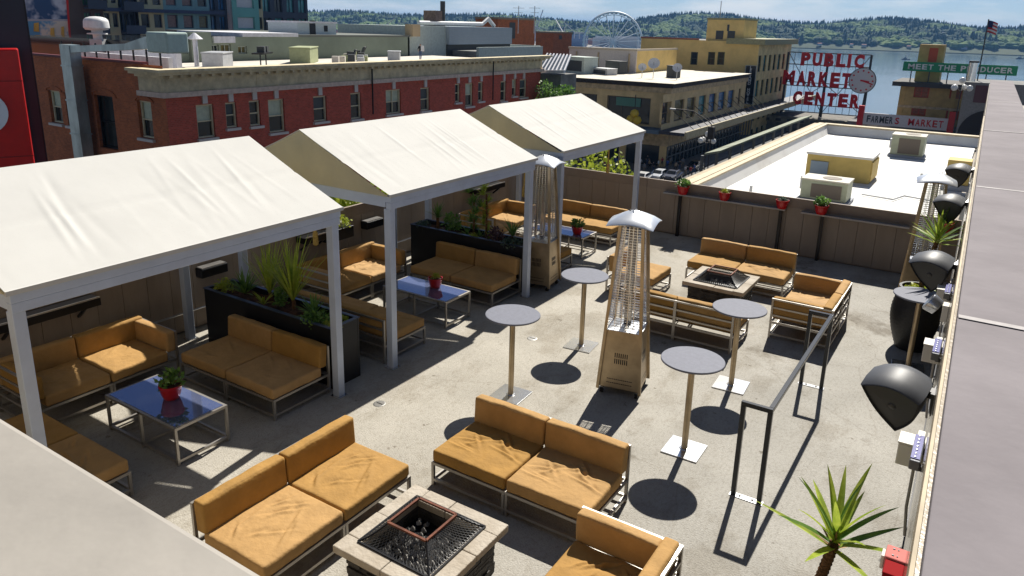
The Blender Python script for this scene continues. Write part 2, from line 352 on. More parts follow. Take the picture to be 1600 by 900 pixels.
# ------------------------------------------------------------------ cabanas
XF, XB, ZE, ZR = -6.07, -9.18, 2.36, 3.02
XM = (XF+XB)/2
def canopy(Ln, seed):
    g = random.Random(seed); mb = MB(); nu, nv = 190, 30
    cr = []
    for k in range(26): cr.append((g.uniform(0, Ln), g.uniform(-.5, .15), g.uniform(.03, .05), g.uniform(-.004, .0045), g.uniform(.25, .9), g.uniform(.3, .6)))
    for k in range(5): cr.append((g.uniform(.1, .95)*Ln, g.uniform(-.35, -.1), .03, .008, g.uniform(.35, .6), .3))
    for side in (0, 1):
        x0, x1 = (XM, XF) if side == 0 else (XM, XB); vs = []; fs = []
        for j in range(nv+1):
            v = j/nv
            for i in range(nu+1):
                u = i/nu*Ln; z = ZR+(ZE-ZR)*v; e = math.sin(v*math.pi)
                for c0, sl, wd, am, vc, vw in cr:
                    d = u-(c0+sl*v); z += am*math.exp(-(d/wd)**2)*math.exp(-((v-vc)/vw)**2)*min(1, 4*v)*min(1, 5*(1-v))
                z += .004*e*noise.noise(Vector((u*2.2+seed*5+v*1.2, v*1.5, side*9))) - .010*e + (-.008*math.exp(-((v-.5)/.02)**2))
                vs.append((x0+(x1-x0)*v, u, z))
        for j in range(nv):
            for i in range(nu):
                q = (j*(nu+1)+i, j*(nu+1)+i+1, (j+1)*(nu+1)+i+1, (j+1)*(nu+1)+i); fs.append(q if side == 1 else q[::-1])
        mb.add(vs, fs)
    # the turned-down valance edges
    for x, s in ((XF, 1), (XB, -1)):
        mb.box(x-.012, x+.012, 0, Ln, ZE-.035, ZE+.004)
    return mb
def cabana(y0, label, seed):
    Ln = 3.52; t = thing('cabana', label, 'cabana', (0, y0, 0), 0, 'cabanas along the left of the deck')
    canopy(Ln, seed).build('canopy', canvas, t, autos=50)
    for y in (.012, Ln-.012):
        e = .006
        mb = MB(); vs = [(XF-.03, y-e, ZE-.03), (XM, y-e, ZR-.02), (XB+.03, y-e, ZE-.03), (XF-.03, y+e, ZE-.03), (XM, y+e, ZR-.02), (XB+.03, y+e, ZE-.03)]
        mb.add(vs, [(0,1,2), (5,4,3), (0,3,4,1), (1,4,5,2), (2,5,3,0)]).build('gable_panel', gable_m, t)
    for x, n in ((XF-.06, 'front_beam'), (XB+.06, 'rear_beam')):
        b = MB().box(x-.05, x+.05, .03, Ln-.03, 2.25, 2.33).box(x-.04, x+.04, .034, Ln-.034, 2.165, 2.248).build(n, post_m, t, bevel=.006)
    for y in (.075, Ln-.075):
        MB().box(XB+.112, XF-.112, y-.035, y+.035, 2.18, 2.325).build('side_beam', post_m, t, bevel=.006)
        MB().bar((XM, y, 2.33), (XM, y, ZR-.06), .05).build('king_post', post_m, t)
    for x in (XF-.09, XB+.09):
        for y in (.09, Ln-.09):
            p = MB().box(x-.05, x+.05, y-.05, y+.05, .012, 2.163).build('post', post_m, t, bevel=.006)
            MB().box(x-.075, x+.075, y-.075, y+.075, 0, .011).build('foot_plate', chrome, p)
    return t
cabana(2.42, 'nearest white cabana with a large wrinkled canopy at the left edge', 3)
cabana(6.73, 'middle white cabana between the two other cabanas', 11)
cabana(11.10, 'farthest white cabana beside the back fence', 19)
# ------------------------------------------------------------------ sofas
MW, MD = .86, .86
seatm = [rbox(MW-.02, MD-.13, .125, .026, s, wr=1, creases=(13 if s < 4 else 4), amp=.006, n=56 if s < 4 else 30).mesh('seat_cushion', cush, True) for s in range(6)]
backm = [rbox(MW-.02, .125, .285, .024, 20+s, puff=.010, amp=.006, n=20).mesh('back_cushion', cush, True) for s in range(4)]
armm = [rbox(.12, MD-.16, .265, .024, 40+s, puff=.01, amp=.004).mesh('arm_cushion', cush, True) for s in range(2)]
def sofa(label, loc, rz, n=2, arms=False, seed=0, group='lounge sofas', Wd=None, creased=False):
    """faces local -Y; origin at the centre of the footprint"""
    g = random.Random(seed); W = Wd or n*MW; t = thing('sofa', label, 'sofa', loc, rz, group); d = MD/2; w2 = W/2; sw = W/n
    f = MB(); c = .028
    for y in (-d+c/2, d-c/2):
        for z in (.245, .065): f.bar((-w2+c, y, z), (w2-c, y, z), c)
    for x in (-w2+c/2, w2-c/2):
        for z in (.2452, .0652): f.bar((x, -d+c, z), (x, d-c, z), c)
    for i in range(1, n):
        x = -w2+i*sw
        f.bar((x, -d+c, .2448), (x, d-c, .2448), c)
    f.build('seat_frame', frame_m, t)
    xs = [-w2+c/2, w2-c/2]
    for x in xs:
        MB().box(x-c/2, x+c/2, -d, -d+c, 0, .2588).build('leg', frame_m, t); MB().box(x-c/2, x+c/2, d-c, d, 0, .62).build('leg', frame_m, t)
    for i in range(1, n):
        for dx in (-.018, .018): MB().box(-w2+i*sw+dx-.013, -w2+i*sw+dx+.013, -d-.002, -d+c, 0, .2592).build('leg', frame_m, t)
        MB().box(-w2+i*sw-.02, -w2+i*sw+.02, d-c, d+.002, 0, .618).build('leg', frame_m, t)
    bf = MB()
    for z in (.36, .48, .608): bf.bar((-w2+c, d-c/2, z), (w2-c, d-c/2, z), c*.9)
    bf.build('back_frame', frame_m, t)
    a = .13 if arms else 0
    for i in range(n):
        x = -w2+a+(i+.5)*(W-2*a)/n; sx = ((W-2*a)/n-.012)/(MW-.02)
        o = link('seat_cushion', seatm[g.randrange(0, 4) if creased else g.randrange(3, 6)], t); o.location = (x, -.06, .26); o.scale.x = sx*g.choice((-1, 1)); o.rotation_euler.z = g.uniform(-.008, .008)
        o = link('back_cushion', backm[g.randrange(4)], t); o.location = (-w2+(i+.5)*W/n, d-.105, .365); o.scale.x = (W/n-.012)/(MW-.02)*g.choice((-1, 1)); o.rotation_euler.x = R(-4+g.uniform(-1.5, 1.5)); o.rotation_euler.z = g.uniform(-.012, .012)
    if arms:
        for s in (-1, 1):
            o = link('arm_cushion', armm[g.randrange(2)], t); o.location = (s*(w2-.075), -.075, .365)
            m = MB(); x = s*(w2-c/2)
            for z in (.36, .48, .608): m.bar((x, -d+c, z+.001), (x, d-c, z+.001), c*.9)
            m.box(x-c/2-.001, x+c/2+.001, -d-.001, -d+c, .26, .621); m.build('arm_frame', frame_m, t)
    return t
cy3 = ('nearest', 'middle', 'farthest')
sofa('tan two seat sofa with creased cushions left of the near fire pit', (-4.525, 3.90, 0), R(90), seed=1, creased=True)
sofa('tan two seat sofa on the far side of the near fire pit', (-3.23, 5.49, 0), 0, seed=2, creased=True)
sofa('tan sofa with arms cut off by the bottom edge right of the near fire pit', (-1.88, 4.07, 0), R(-90), arms=True, Wd=1.52, seed=3)
sofa('tan two seat sofa seen from behind beyond the tall patio heater', (-3.45, 10.31, 0), R(180), seed=4)
sofa('tan two seat sofa in front of the back fence facing the far fire pit', (-3.40, 13.02, 0), 0, seed=5)
sofa('tan sofa with arms and slatted frame behind the black handrail', (-1.89, 11.60, 0), R(-90), arms=True, Wd=1.52, seed=6)
sofa('tan single seat left of the far fire pit, seen past the patio heater', (-4.77, 11.66, 0), R(90), n=1, seed=7)
for k, dy in enumerate((0, 4.37, 8.74)):
    s = cy3[k]
    sofa(f'armless tan sofa on the far side of the {s} cabana', (-7.16, 5.42+dy, 0), 0, seed=10+k)
    sofa(f'tan sofa with arms against the board fence in the {s} cabana', (-8.58, 4.20+dy, 0), R(90), arms=True, seed=14+k)
    sofa(f'tan sofa with its back to the viewer on the near side of the {s} cabana', (-7.16, 2.88+dy, 0), R(180), seed=18+k)
# ------------------------------------------------------------------ low tables with red pots
def coffee_table(label, loc):
    t = thing('coffee_table', label, 'table', loc, 0, 'stone topped coffee tables'); w, d, c = .625, .31, .028
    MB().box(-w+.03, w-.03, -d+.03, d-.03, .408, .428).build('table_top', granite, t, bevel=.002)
    f = MB()
    for y in (-d+c/2, d-c/2):
        for z in (.41, .05): f.bar((-w+c, y, z), (w-c, y, z), c)
    for x in (-w+c/2, w-c/2):
        for z in (.4102, .0502): f.bar((x, -d+c, z), (x, d-c, z), c)
    for z in (.4098, .0498): f.bar((0, -d+c, z), (0, d-c, z), c)
    f.build('frame', frame_m, t)
    for x in (-w+c/2, 0, w-c/2):
        for y in (-d+c/2, d-c/2): MB().box(x-c/2, x+c/2, y-c/2, y+c/2, 0, .4242).build('leg', frame_m, t)
    return t
TY = (4.14, 8.56, 12.91)
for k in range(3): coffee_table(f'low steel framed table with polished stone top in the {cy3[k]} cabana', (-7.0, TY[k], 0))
def leaf_tuft(mb, c, n, ln, wd, up, g, droop=.5, seg=4):
    """n arching strap leaves springing from c"""
    c = Vector(c)
    for i in range(n):
        a = g.uniform(0, 2*math.pi); el = g.uniform(up, 1.45); L0 = ln*g.uniform(.6, 1.0); dr = droop*g.uniform(.3, 1)
        h = Vector((math.cos(a), math.sin(a), 0)); sd = Vector((-h.y, h.x, 0)); p = c.copy(); vs = []; e = el
        for s in range(seg+1):
            f = s/seg; wv = wd*(math.sin(math.pi*(.18+.82*f))+.05)*.6
            if s == seg: wv = wd*.03
            vs += [p-sd*wv+Vector((0,0,wv*.35)), p, p+sd*wv+Vector((0,0,wv*.35))]
            p = p+(h*math.cos(e)+Vector((0,0,1))*math.sin(e))*(L0/seg); e -= dr/seg
        fs = []
        for s in range(seg): k = s*3; fs += [(k, k+1, k+4, k+3), (k+1, k+2, k+5, k+4)]
        mb.add(vs, fs)
    return mb
def bush(mb, c, r, hgt, n, lf, g):
    c = Vector(c)
    for i in range(n):
        a = g.uniform(0, 6.283); rr = r*math.sqrt(g.random()); z = hgt*g.random()**.7*(1-.5*(rr/r)**2)
        p = c+Vector((rr*math.cos(a), rr*math.sin(a), z)); d = Vector((g.uniform(-1,1), g.uniform(-1,1), g.uniform(-.2,1))).normalized(); s = d.cross(Vector((g.uniform(-1,1), g.uniform(-1,1), g.uniform(-1,1)))).normalized(); l = lf*g.uniform(.6, 1.2)
        mb.add([p, p+d*l*.5+s*l*.28, p+d*l, p+d*l*.5-s*l*.28], [(0,1,2,3)])
    return mb
POT = MB().lathe([(.02,0),(.075,0),(.082,.01),(.10,.06),(.113,.12),(.118,.135),(.122,.14),(.122,.165),(.112,.165),(.108,.14),(.0,.135)], 24).mesh('pot', red_pot, autos=50)
def red_flower_pot(label, loc, seed, sc=1.0, kind=0):
    g = random.Random(seed); t = thing('flower_pot', label, 'flower pot', loc, g.uniform(0, 6), 'red flower pots'); t.scale = (sc,)*3
    link('pot', POT, t); MB().lathe([(.001,.13),(.108,.14),(.05,.155),(.001,.158)], 12).build('soil', soil, t)
    m = MB()
    if kind == 0:
        bush(m, (0,0,.15), .12, .17, 130, .075, g); leaf_tuft(m, (0,0,.14), 16, .19, .016, .5, g, 1.2)
    else: leaf_tuft(m, (0,0,.14), 26, .15, .014, .4, g, 1.0); bush(m, (0,0,.15), .07, .06, 30, .05, g)
    m.build('plant', (leaf_g, leaf_l, leaf_b)[seed % 3], t)
    return t
red_flower_pot('red pot with leafy plant on the table in the nearest cabana', (-6.98, 4.20, .429), 3)
red_flower_pot('red pot with low succulent on the table in the middle cabana', (-6.92, 8.68, .429), 4, .95, 1)
red_flower_pot('red pot on the table in the farthest cabana', (-6.62, 12.82, .429), 6, .95, 0)
for i, (x, s, nm) in enumerate(((-5.42, .98, 'leftmost red pot on the shelf of the back fence'), (-4.51, .95, 'second red pot from the left on the back fence shelf'), (-3.33, .98, 'third red pot from the left on the back fence shelf'), (-2.58, 1.0, 'red pot on the back fence shelf in front of the grey rooftop unit'), (-.42, .95, 'red pot on the back fence beside the right hand wall'))):
    red_flower_pot(nm, (x, 15.38, .966), 30+i, 1.1*s, (0, 1, 1, 0, 1)[i])
MB().box(-.62, -.22, 15.33, 15.46, .93, .965).build('shelf', shelf_m, back_f, bevel=.004)
# ------------------------------------------------------------------ bar tables
def bar_table(label, loc, rz):
    t = thing('bar_table', label, 'bar table', loc, rz, 'round bar tables'); r = .332
    MB().lathe([(.001,1.045),(r-.012,1.045),(r,1.052),(r,1.064),(r-.006,1.07),(.001,1.0702)], 56).build('table_top', tabletop, t, autos=40)
    MB().tube([(0,0,.02),(0,0,1.044)], .034, 20).build('pole', MATS['heater_steel'], t, autos=40)
    MB().lathe([(.001,.016),(.055,.016),(.05,.022),(.036,.024),(.001,.024)], 20).build('collar', chrome, t, autos=40)
    MB().box(-.2, .2, -.2, .2, .002, .015).build('base_plate', chrome, t, bevel=.003)
    MB().box(-.12, .12, -.012, .012, 1.028, 1.044).box(-.012, .012, -.12, .12, 1.0275, 1.0435).build('bracket', black_m, t)
    return t
for nm, loc, rz in (('round bar table behind the centre sofa, left of the patio heater', (-4.464, 7.083, 0), .05), ('round bar table farther back between the cabanas and the patio heater', (-4.45, 8.919, 0), .1),
                    ('nearest round bar table with a full round shadow, left of the handrail', (-2.248, 7.138, 0), .02), ('round bar table in front of the sofa seen from behind', (-2.292, 8.955, 0), .06), ('round bar table beside the black urn along the right wall', (-.443, 10.911, 0), .12)):
    bar_table(nm, loc, rz)
# ------------------------------------------------------------------ patio heaters
def heater(label, loc, rz):
    t = thing('patio_heater', label, 'patio heater', loc, rz, 'pyramid patio heaters')
    B, Tp, z0, zb, zt = .265, .135, .07, .84, 2.17
    hw = lambda z: B+(Tp-B)*(z-z0)/(zt-z0)
    for sx in (-1, 1):
        for sy in (-1, 1):
            MB().bar((sx*B, sy*B, z0), (sx*Tp, sy*Tp, zt), .036, .036, up=(0,1,0)).build('corner_leg', bronze, t)
            w_ = MB().tube([(sx*.22-.02, sy*.22, .035), (sx*.22+.02, sy*.22, .035)], .035, 14).build('caster', rubber, t)
            MB().box(sx*.22-.025, sx*.22+.025, sy*.22-.012, sy*.22+.012, .045, .075).build('fork', chrome, w_)
    for k in range(4):
        a = k*math.pi/2; c, s = math.cos(a), math.sin(a); rot = lambda x, y, z: (x*c-y*s, x*s+y*c, z)
        h0, h1 = hw(.1)-.012, hw(zb)-.012
        m = MB(); m.add([rot(-h0,-h0-.004,.1), rot(h0,-h0-.004,.1), rot(h1,-h1-.004,zb), rot(-h1,-h1-.004,zb), rot(-h0,-h0+.012,.1), rot(h0,-h0+.012,.1), rot(h1,-h1+.012,zb), rot(-h1,-h1+.012,zb)], [(0,1,2,3),(7,6,5,4),(0,4,5,1),(1,5,6,2),(2,6,7,3),(3,7,4,0)])
        pn = m.build('body_panel', bronze, t)
        m = MB()
        for i in range(7):
            x = -.075+i*.025
            for (za, zc) in ((.42, .485), (.50, .56)):
                y = lambda z: -(hw(z)-.012)-.0065
                m.add([rot(x-.006,y(za),za), rot(x+.006,y(za),za), rot(x+.006,y(zc),zc), rot(x-.006,y(zc),zc)], [(0,1,2,3)])
        for i in range(14):
            x = -.15+i*.023
            for za in (.16, .21):
                m.add([rot(x-.008,y(za),za), rot(x+.008,y(za),za), rot(x+.008,y(za+.012),za+.012), rot(x-.008,y(za+.012),za+.012)], [(0,1,2,3)])
        m.build('louvre', black_m, pn, kind='stuff')
        # wire guard: level wires and a few uprights on each face
        m = MB(); nw = 38
        for i in range(nw):
            z = .90+(zt-.06-.90)*i/(nw-1); q = hw(z)-.02; m.bar(rot(-q,-q-.006,z), rot(q,-q-.006,z), .006)
        for i in range(4):
            u = -.6+1.2*i/3; q0, q1 = hw(.88)-.02, hw(zt-.03)-.02; m.bar(rot(u*q0,-q0-.01,.88), rot(u*q1,-q1-.01,zt-.03), .007, .007, up=(0,1,0))
        g_ = m.build('wire_guard', chrome, t)
    m = MB(); q = hw(zb); m.add([(-q,-q,zb+.002),(q,-q,zb+.002),(q,q,zb+.002),(-q,q,zb+.002),(-.06,-.06,zb+.035),(.06,-.06,zb+.035),(.06,.06,zb+.035),(-.06,.06,zb+.035)], [(0,1,5,4),(1,2,6,5),(2,3,7,6),(3,0,4,7),(4,5,6,7)]).build('burner_tray', hood_m, t)
    MB().lathe([(.045,zb+.036),(.05,zb+.06),(.0,zb+.062)], 16).build('burner', black_m, t)
    gl = mat('heater_quartz_tube', (.75,.70,.62), .15, .0, spec=.8, trans=.75)
    MB().tube([(0,0,zb+.07),(0,0,zt-.02)], .048, 16, cap=False).build('glass_tube', gl, t, smooth=True)
    MB().box(-Tp-.01, Tp+.01, -Tp-.01, Tp+.01, zt-.012, zt+.022).build('top_plate', bronze, t)
    # flared hood
    m = MB(); rings = ((.315, zt+.03), (.305, zt+.042), (.22, zt+.075), (.12, zt+.125), (.04, zt+.15), (.0, zt+.155)); n = 32; vs = []; fs = []
    for r_, z in rings:
        for k in range(n):
            a = 2*math.pi*k/n; sq = 1/max(abs(math.cos(a)), abs(math.sin(a))); sq = 1+(sq-1)*.95; f = (sq-1)/.33
            vs.append((r_*.9*sq*math.cos(a), r_*.9*sq*math.sin(a), z-(.035*f if r_ > .3 else .012*f)))
    for i in range(len(rings)-1):
        for k in range(n): fs.append((i*n+k, i*n+(k+1)%n, (i+1)*n+(k+1)%n, (i+1)*n+k))
    fs.append(tuple(range(n-1,-1,-1))); m.add(vs, fs); hd = m.build('hood', hood_m, t, autos=30)
    for (x, y) in ((.06,0),(-.06,.0),(0,.06),(0,-.06)): MB().lathe([(.010,zt+.12),(.010,zt+.152),(.0,zt+.156)], 8, (x, y, 0)).build('bolt', black_m, hd)
    return t
heater('tall pyramid patio heater standing alone in the middle of the deck', (-3.41, 8.08, 0), R(11))
heater('pyramid patio heater between the posts of the middle and farthest cabanas', (-6.25, 10.80, 0), R(8))
heater('pyramid patio heater in the back right corner behind the yucca', (-.62, 13.55, 0), R(6))
# ------------------------------------------------------------------ fire pits
def fire_pit(label, loc, seed):
    g = random.Random(seed); t = thing('fire_pit', label, 'fire pit', loc, 0, 'square stone fire pits'); o, i_, z0, z1 = .50, .33, .385, .45
    q = o-i_
    # eight coping slabs with narrow joints
    for k in range(4):
        a = k*math.pi/2
        for (x0, x1) in ((-o, -.06+g.uniform(-.06,.06)), None) if False else ((-o+.002, g.uniform(-.1,.05)),):
            for (xa, xb) in ((x0, x1), (x1+.005, i_-.003)):
                s = MB().box(xa, xb, -o, -i_, z0+g.uniform(-.004,.002), z1+g.uniform(-.004,.004)).build('coping_slab', slab_m, t, bevel=.008); s.rotation_euler.z = a
    # stacked slate courses
    b = .415; nz = 12; hz = z0/nz
    for k in range(4):
        a = k*math.pi/2
        for j in range(nz):
            x = -b
            while x < b-.09-.02:
                wl = min(g.uniform(.14, .34), b-.09-x)
                if b-.09-x-wl < .06: wl = b-.09-x
                p = g.uniform(0, .028)
                s = MB().box(x+.002, x+wl-.002, -b-p, -b+.09, j*hz+.001, (j+1)*hz-.002).build('slate_stone', slate, t); s.rotation_euler.z = a
                x += wl
    MB().box(-.32, .32, -.32, .32, .25, .28).build('burner_pan', black_m, t)
    m = MB()
    for k in range(130):
        x, y = g.uniform(-.29,.29), g.uniform(-.29,.29); r = g.uniform(.02,.042); z = .285+g.uniform(0,.05); vs = []
        for d in ((1,0,0),(-1,0,0),(0,1,0),(0,-1,0),(0,0,1),(0,0,-1)): f = r*g.uniform(.7,1.2); vs.append((x+d[0]*f, y+d[1]*f, z+d[2]*f))
        m.add(vs, [(0,2,4),(2,1,4),(1,3,4),(3,0,4),(2,0,5),(1,2,5),(3,1,5),(0,3,5)])
    m.build('lava_rocks', lava, t, kind='stuff')
    # spark guard of wire mesh with a rusty iron top frame
    c0, c1, za, zb = .36, .192, .458, .595
    prof = lambda f: (c0+(c1-c0)*(f**.72), za+(zb-za)*f)
    sg = MB()
    for sx in (-1, 1):
        for sy in (-1, 1):
            sg.tube([(sx*prof(f)[0], sy*prof(f)[0], prof(f)[1]) for f in (0, .2, .45, .75, 1)], .008, 6)
    for k in range(4):
        a = k*math.pi/2; sg.bar((c0*math.cos(a)-c0*math.sin(a), c0*math.sin(a)+c0*math.cos(a), za), (c0*math.cos(a)+c0*math.sin(a), c0*math.sin(a)-c0*math.cos(a), za), .014)
    guard = sg.build('spark_guard', black_m, t)
    m = MB()
    for k in range(4):
        a = k*math.pi/2; c, s = math.cos(a), math.sin(a); nU, nF = 20, 10
        def pt(u, f): h, z = prof(f); x, y = u*h, -h; return (x*c-y*s, x*s+y*c, z)
        def fine(p, q): m.bar(p, q, .0036, .0036)
        for i in range(nU):
            for j in range(nF):
                u0 = -1+2*(i+.5*(j % 2))/nU; u1 = -1+2*(i+.5*((j+1) % 2))/nU; u2 = u1+(2/nU)*(1 if j % 2 == 0 else 1)
                f0, f1 = j/nF, (j+1)/nF
                fine(pt(u0, f0), pt(min(1, u1 if j % 2 else u1), f1))
                if j % 2: fine(pt(u0, f0), pt(min(1, u1+2/nU), f1))
                else: fine(pt(u0, f0), pt(max(-1, u1-2/nU), f1))
    m.build('wire_mesh', wire_m, guard, kind='stuff')
    m = MB()
    for k in range(4):
        a = k*math.pi/2; p = Vector((math.cos(a)-math.sin(a), math.sin(a)+math.cos(a), 0))*c1; q2 = Vector((math.cos(a)+math.sin(a), math.sin(a)-math.cos(a), 0))*c1
        m.bar(p+Vector((0,0,zb+.006)), q2+Vector((0,0,zb+.006)), .02, .016)
    m.build('top_frame', rust, guard)
    return t
fire_pit('square stone fire pit with rusty wire guard at the bottom of the photo', (-3.30, 3.97, 0), 5)
fire_pit('square stone fire pit between the sofas near the back fence', (-3.36, 11.78, 0), 6)
# ------------------------------------------------------------------ planters and their plants
def planter(label, y):
    t = thing('planter', label, 'planter', (0, y, 0), 0, 'long black planters'); a, b, d, h = -8.78, -6.33, .24, .80
    for nm, bx in (('side_panel', (a, b, -d, -d+.03)), ('side_panel', (a, b, d-.03, d)), ('end_panel', (a, a+.03, -d+.031, d-.031)), ('end_panel', (b-.03, b, -d+.031, d-.031))):
        MB().box(*bx, 0, h).build(nm, planter_m, t, bevel=.004)
    m = MB(); nx, ny = 60, 10; g = random.Random(3); vs = []; fs = []
    for j in range(ny+1):
        for i in range(nx+1):
            x = a+.031+(b-a-.062)*i/nx; yy = -d+.031+(2*d-.062)*j/ny; vs.append((x, yy, h-.07+.03*noise.noise(Vector((x*6, yy*6+y, 0)))+.012*noise.noise(Vector((x*25, yy*25, 2)))))
    for j in range(ny):
        for i in range(nx): k = j*(nx+1)+i; fs.append((k, k+1, k+nx+2, k+nx+1))
    m.add(vs, fs).build('soil', soil, t, smooth=True)
    rim = mat('planter_rim', (.05,.07,.12), .3, .4)
    for bx in ((a-.012, b+.012, -d-.012, -d+.042), (a-.012, b+.012, d-.042, d+.012), (a-.012, a+.042, -d+.043, d-.043), (b-.042, b+.012, -d+.043, d-.043)):
        MB().box(*bx, h+.001, h+.012).build('rim', rim, t, bevel=.003)
    return t
PY = (6.16, 10.53)
planter('long black planter between the nearest and middle cabanas', PY[0])
planter('long black planter between the middle and farthest cabanas', PY[1])
def plant(name, label, cat, loc, fn, mats, stem=None, seed=0, group='planter plants'):
    g = random.Random(seed); t = thing(name, label, cat, loc, g.uniform(0, 6), group); m = MB(); fn(m, g); m.build('foliage', mats, t)
    if stem: s = MB(); s.tube([(0,0,-.05),(.01,.01,stem[0]*.5),(0,0,stem[0])], [stem[1], stem[1]*.9, stem[1]*.8], 8); s.build('stem', bark, t)
    return t
z = .74
P0, P1 = PY
# nearest planter: two tall grassy cordylines, a yucca rosette, small shrubs and ground plants
plant('cordyline', 'tall yellow green cordyline in the middle of the nearest planter', 'plant', (-7.33, P0+.06, z), lambda m, g: leaf_tuft(m, (0,0,.1), 80, .98, .017, .95, g, .45, 6), leaf_y, (.13, .03), 1)
plant('cordyline', 'tall narrow cordyline left of the tallest one in the nearest planter', 'plant', (-7.83, P0+.10, z), lambda m, g: leaf_tuft(m, (0,0,.08), 60, .86, .015, 1.05, g, .35, 6), leaf_y, (.1, .028), 2)
plant('yucca', 'dark green yucca rosette at the fence end of the nearest planter', 'plant', (-8.22, P0, z), lambda m, g: leaf_tuft(m, (0,0,.03), 46, .42, .022, .3, g, .5), leaf_g, None, 3)
plant('shrub', 'small lime green shrub at the left end of the nearest planter', 'plant', (-8.55, P0-.08, z), lambda m, g: bush(m, (0,0,0), .12, .22, 160, .06, g), leaf_l, None, 4)
plant('agave', 'spiky green agave behind the front post in the nearest planter', 'plant', (-6.90, P0+.02, z), lambda m, g: leaf_tuft(m, (0,0,.02), 44, .34, .02, .3, g, .5), leaf_g, None, 5)
plant('shrub', 'low dark green shrub at the deck end of the nearest planter', 'plant', (-6.72, P0-.12, z), lambda m, g: (bush(m, (0,0,0), .16, .16, 260, .06, g), leaf_tuft(m, (0,0,0), 20, .2, .016, .3, g)), leaf_g, None, 6)
plant('shrub', 'yellow lime groundcover in the front corner of the nearest planter', 'plant', (-6.46, P0-.10, z), lambda m, g: bush(m, (0,0,0), .12, .08, 170, .05, g), leaf_l, None, 7)
plant('shrub', 'upright leafy plant beside the cordyline in the nearest planter', 'plant', (-7.50, P0+.02, z), lambda m, g: bush(m, (0,0,0), .08, .30, 150, .07, g), leaf_g, None, 8)
plant('succulent', 'pale green succulent near the left of the nearest planter', 'plant', (-7.72, P0-.10, z), lambda m, g: leaf_tuft(m, (0,0,.02), 14, .24, .022, .5, g, .8), leaf_l, None, 9)
plant('shrub', 'small sunlit groundcover behind the front post in the nearest planter', 'plant', (-6.50, P0+.12, z), lambda m, g: bush(m, (0,0,0), .10, .07, 110, .05, g), leaf_l, None, 10)
plant('yucca', 'spiky yucca on a short stem at the left of the second planter', 'plant', (-8.35, P1+.02, z), lambda m, g: leaf_tuft(m, (0,0,.2), 50, .34, .017, .35, g, .4), leaf_g, (.2, .035), 21)
plant('dracaena', 'tall bushy green plant standing up in the second planter', 'plant', (-7.52, P1, z), lambda m, g: [leaf_tuft(m, (g.uniform(-.16,.16), g.uniform(-.08,.08), h*.11), 15, .22, .022, .2, g, 1.0) for h in range(8) for _ in range(2)], leaf_g, (.7, .02), 22)
plant('dracaena', 'taller of the leafy stems at the centre of the second planter', 'plant', (-7.27, P1+.03, z), lambda m, g: [leaf_tuft(m, (g.uniform(-.06,.06), g.uniform(-.05,.05), h*.11), 20, .20, .022, .3, g, .9) for h in range(9)], leaf_y, (.8, .02), 23)
plant('shrub', 'rounded dark green shrub in the second planter', 'plant', (-8.0, P1, z), lambda m, g: bush(m, (0,0,0), .15, .36, 200, .08, g), leaf_g, None, 24)
plant('yucca', 'upright spiky yucca near the deck end of the second planter', 'plant', (-6.72, P1+.05, z), lambda m, g: leaf_tuft(m, (0,0,.12), 40, .40, .02, .55, g, .4), leaf_g, (.12, .03), 25)
plant('succulent', 'blue green succulents trailing at the left end of the second planter', 'plant', (-8.6, P1-.1, z), lambda m, g: bush(m, (0,0,0), .14, .12, 150, .06, g), leaf_b, None, 26)
plant('shrub', 'grey green shrub at the deck end of the second planter', 'plant', (-6.62, P1-.12, z), lambda m, g: (bush(m, (0,0,0), .2, .14, 240, .06, g), leaf_tuft(m, (.1,0,0), 22, .2, .018, .3, g)), leaf_b, None, 27)
plant('shrub', 'reddish shrub between the leafy stems and the yucca in the second planter', 'plant', (-7.0, P1-.05, z), lambda m, g: bush(m, (0,0,0), .14, .26, 170, .07, g), leaf_p, None, 28)
plant('shrub', 'small yellow green plant at the front rim of the second planter', 'plant', (-7.4, P1-.15, z), lambda m, g: bush(m, (0,0,0), .08, .1, 80, .05, g), leaf_l, None, 29)
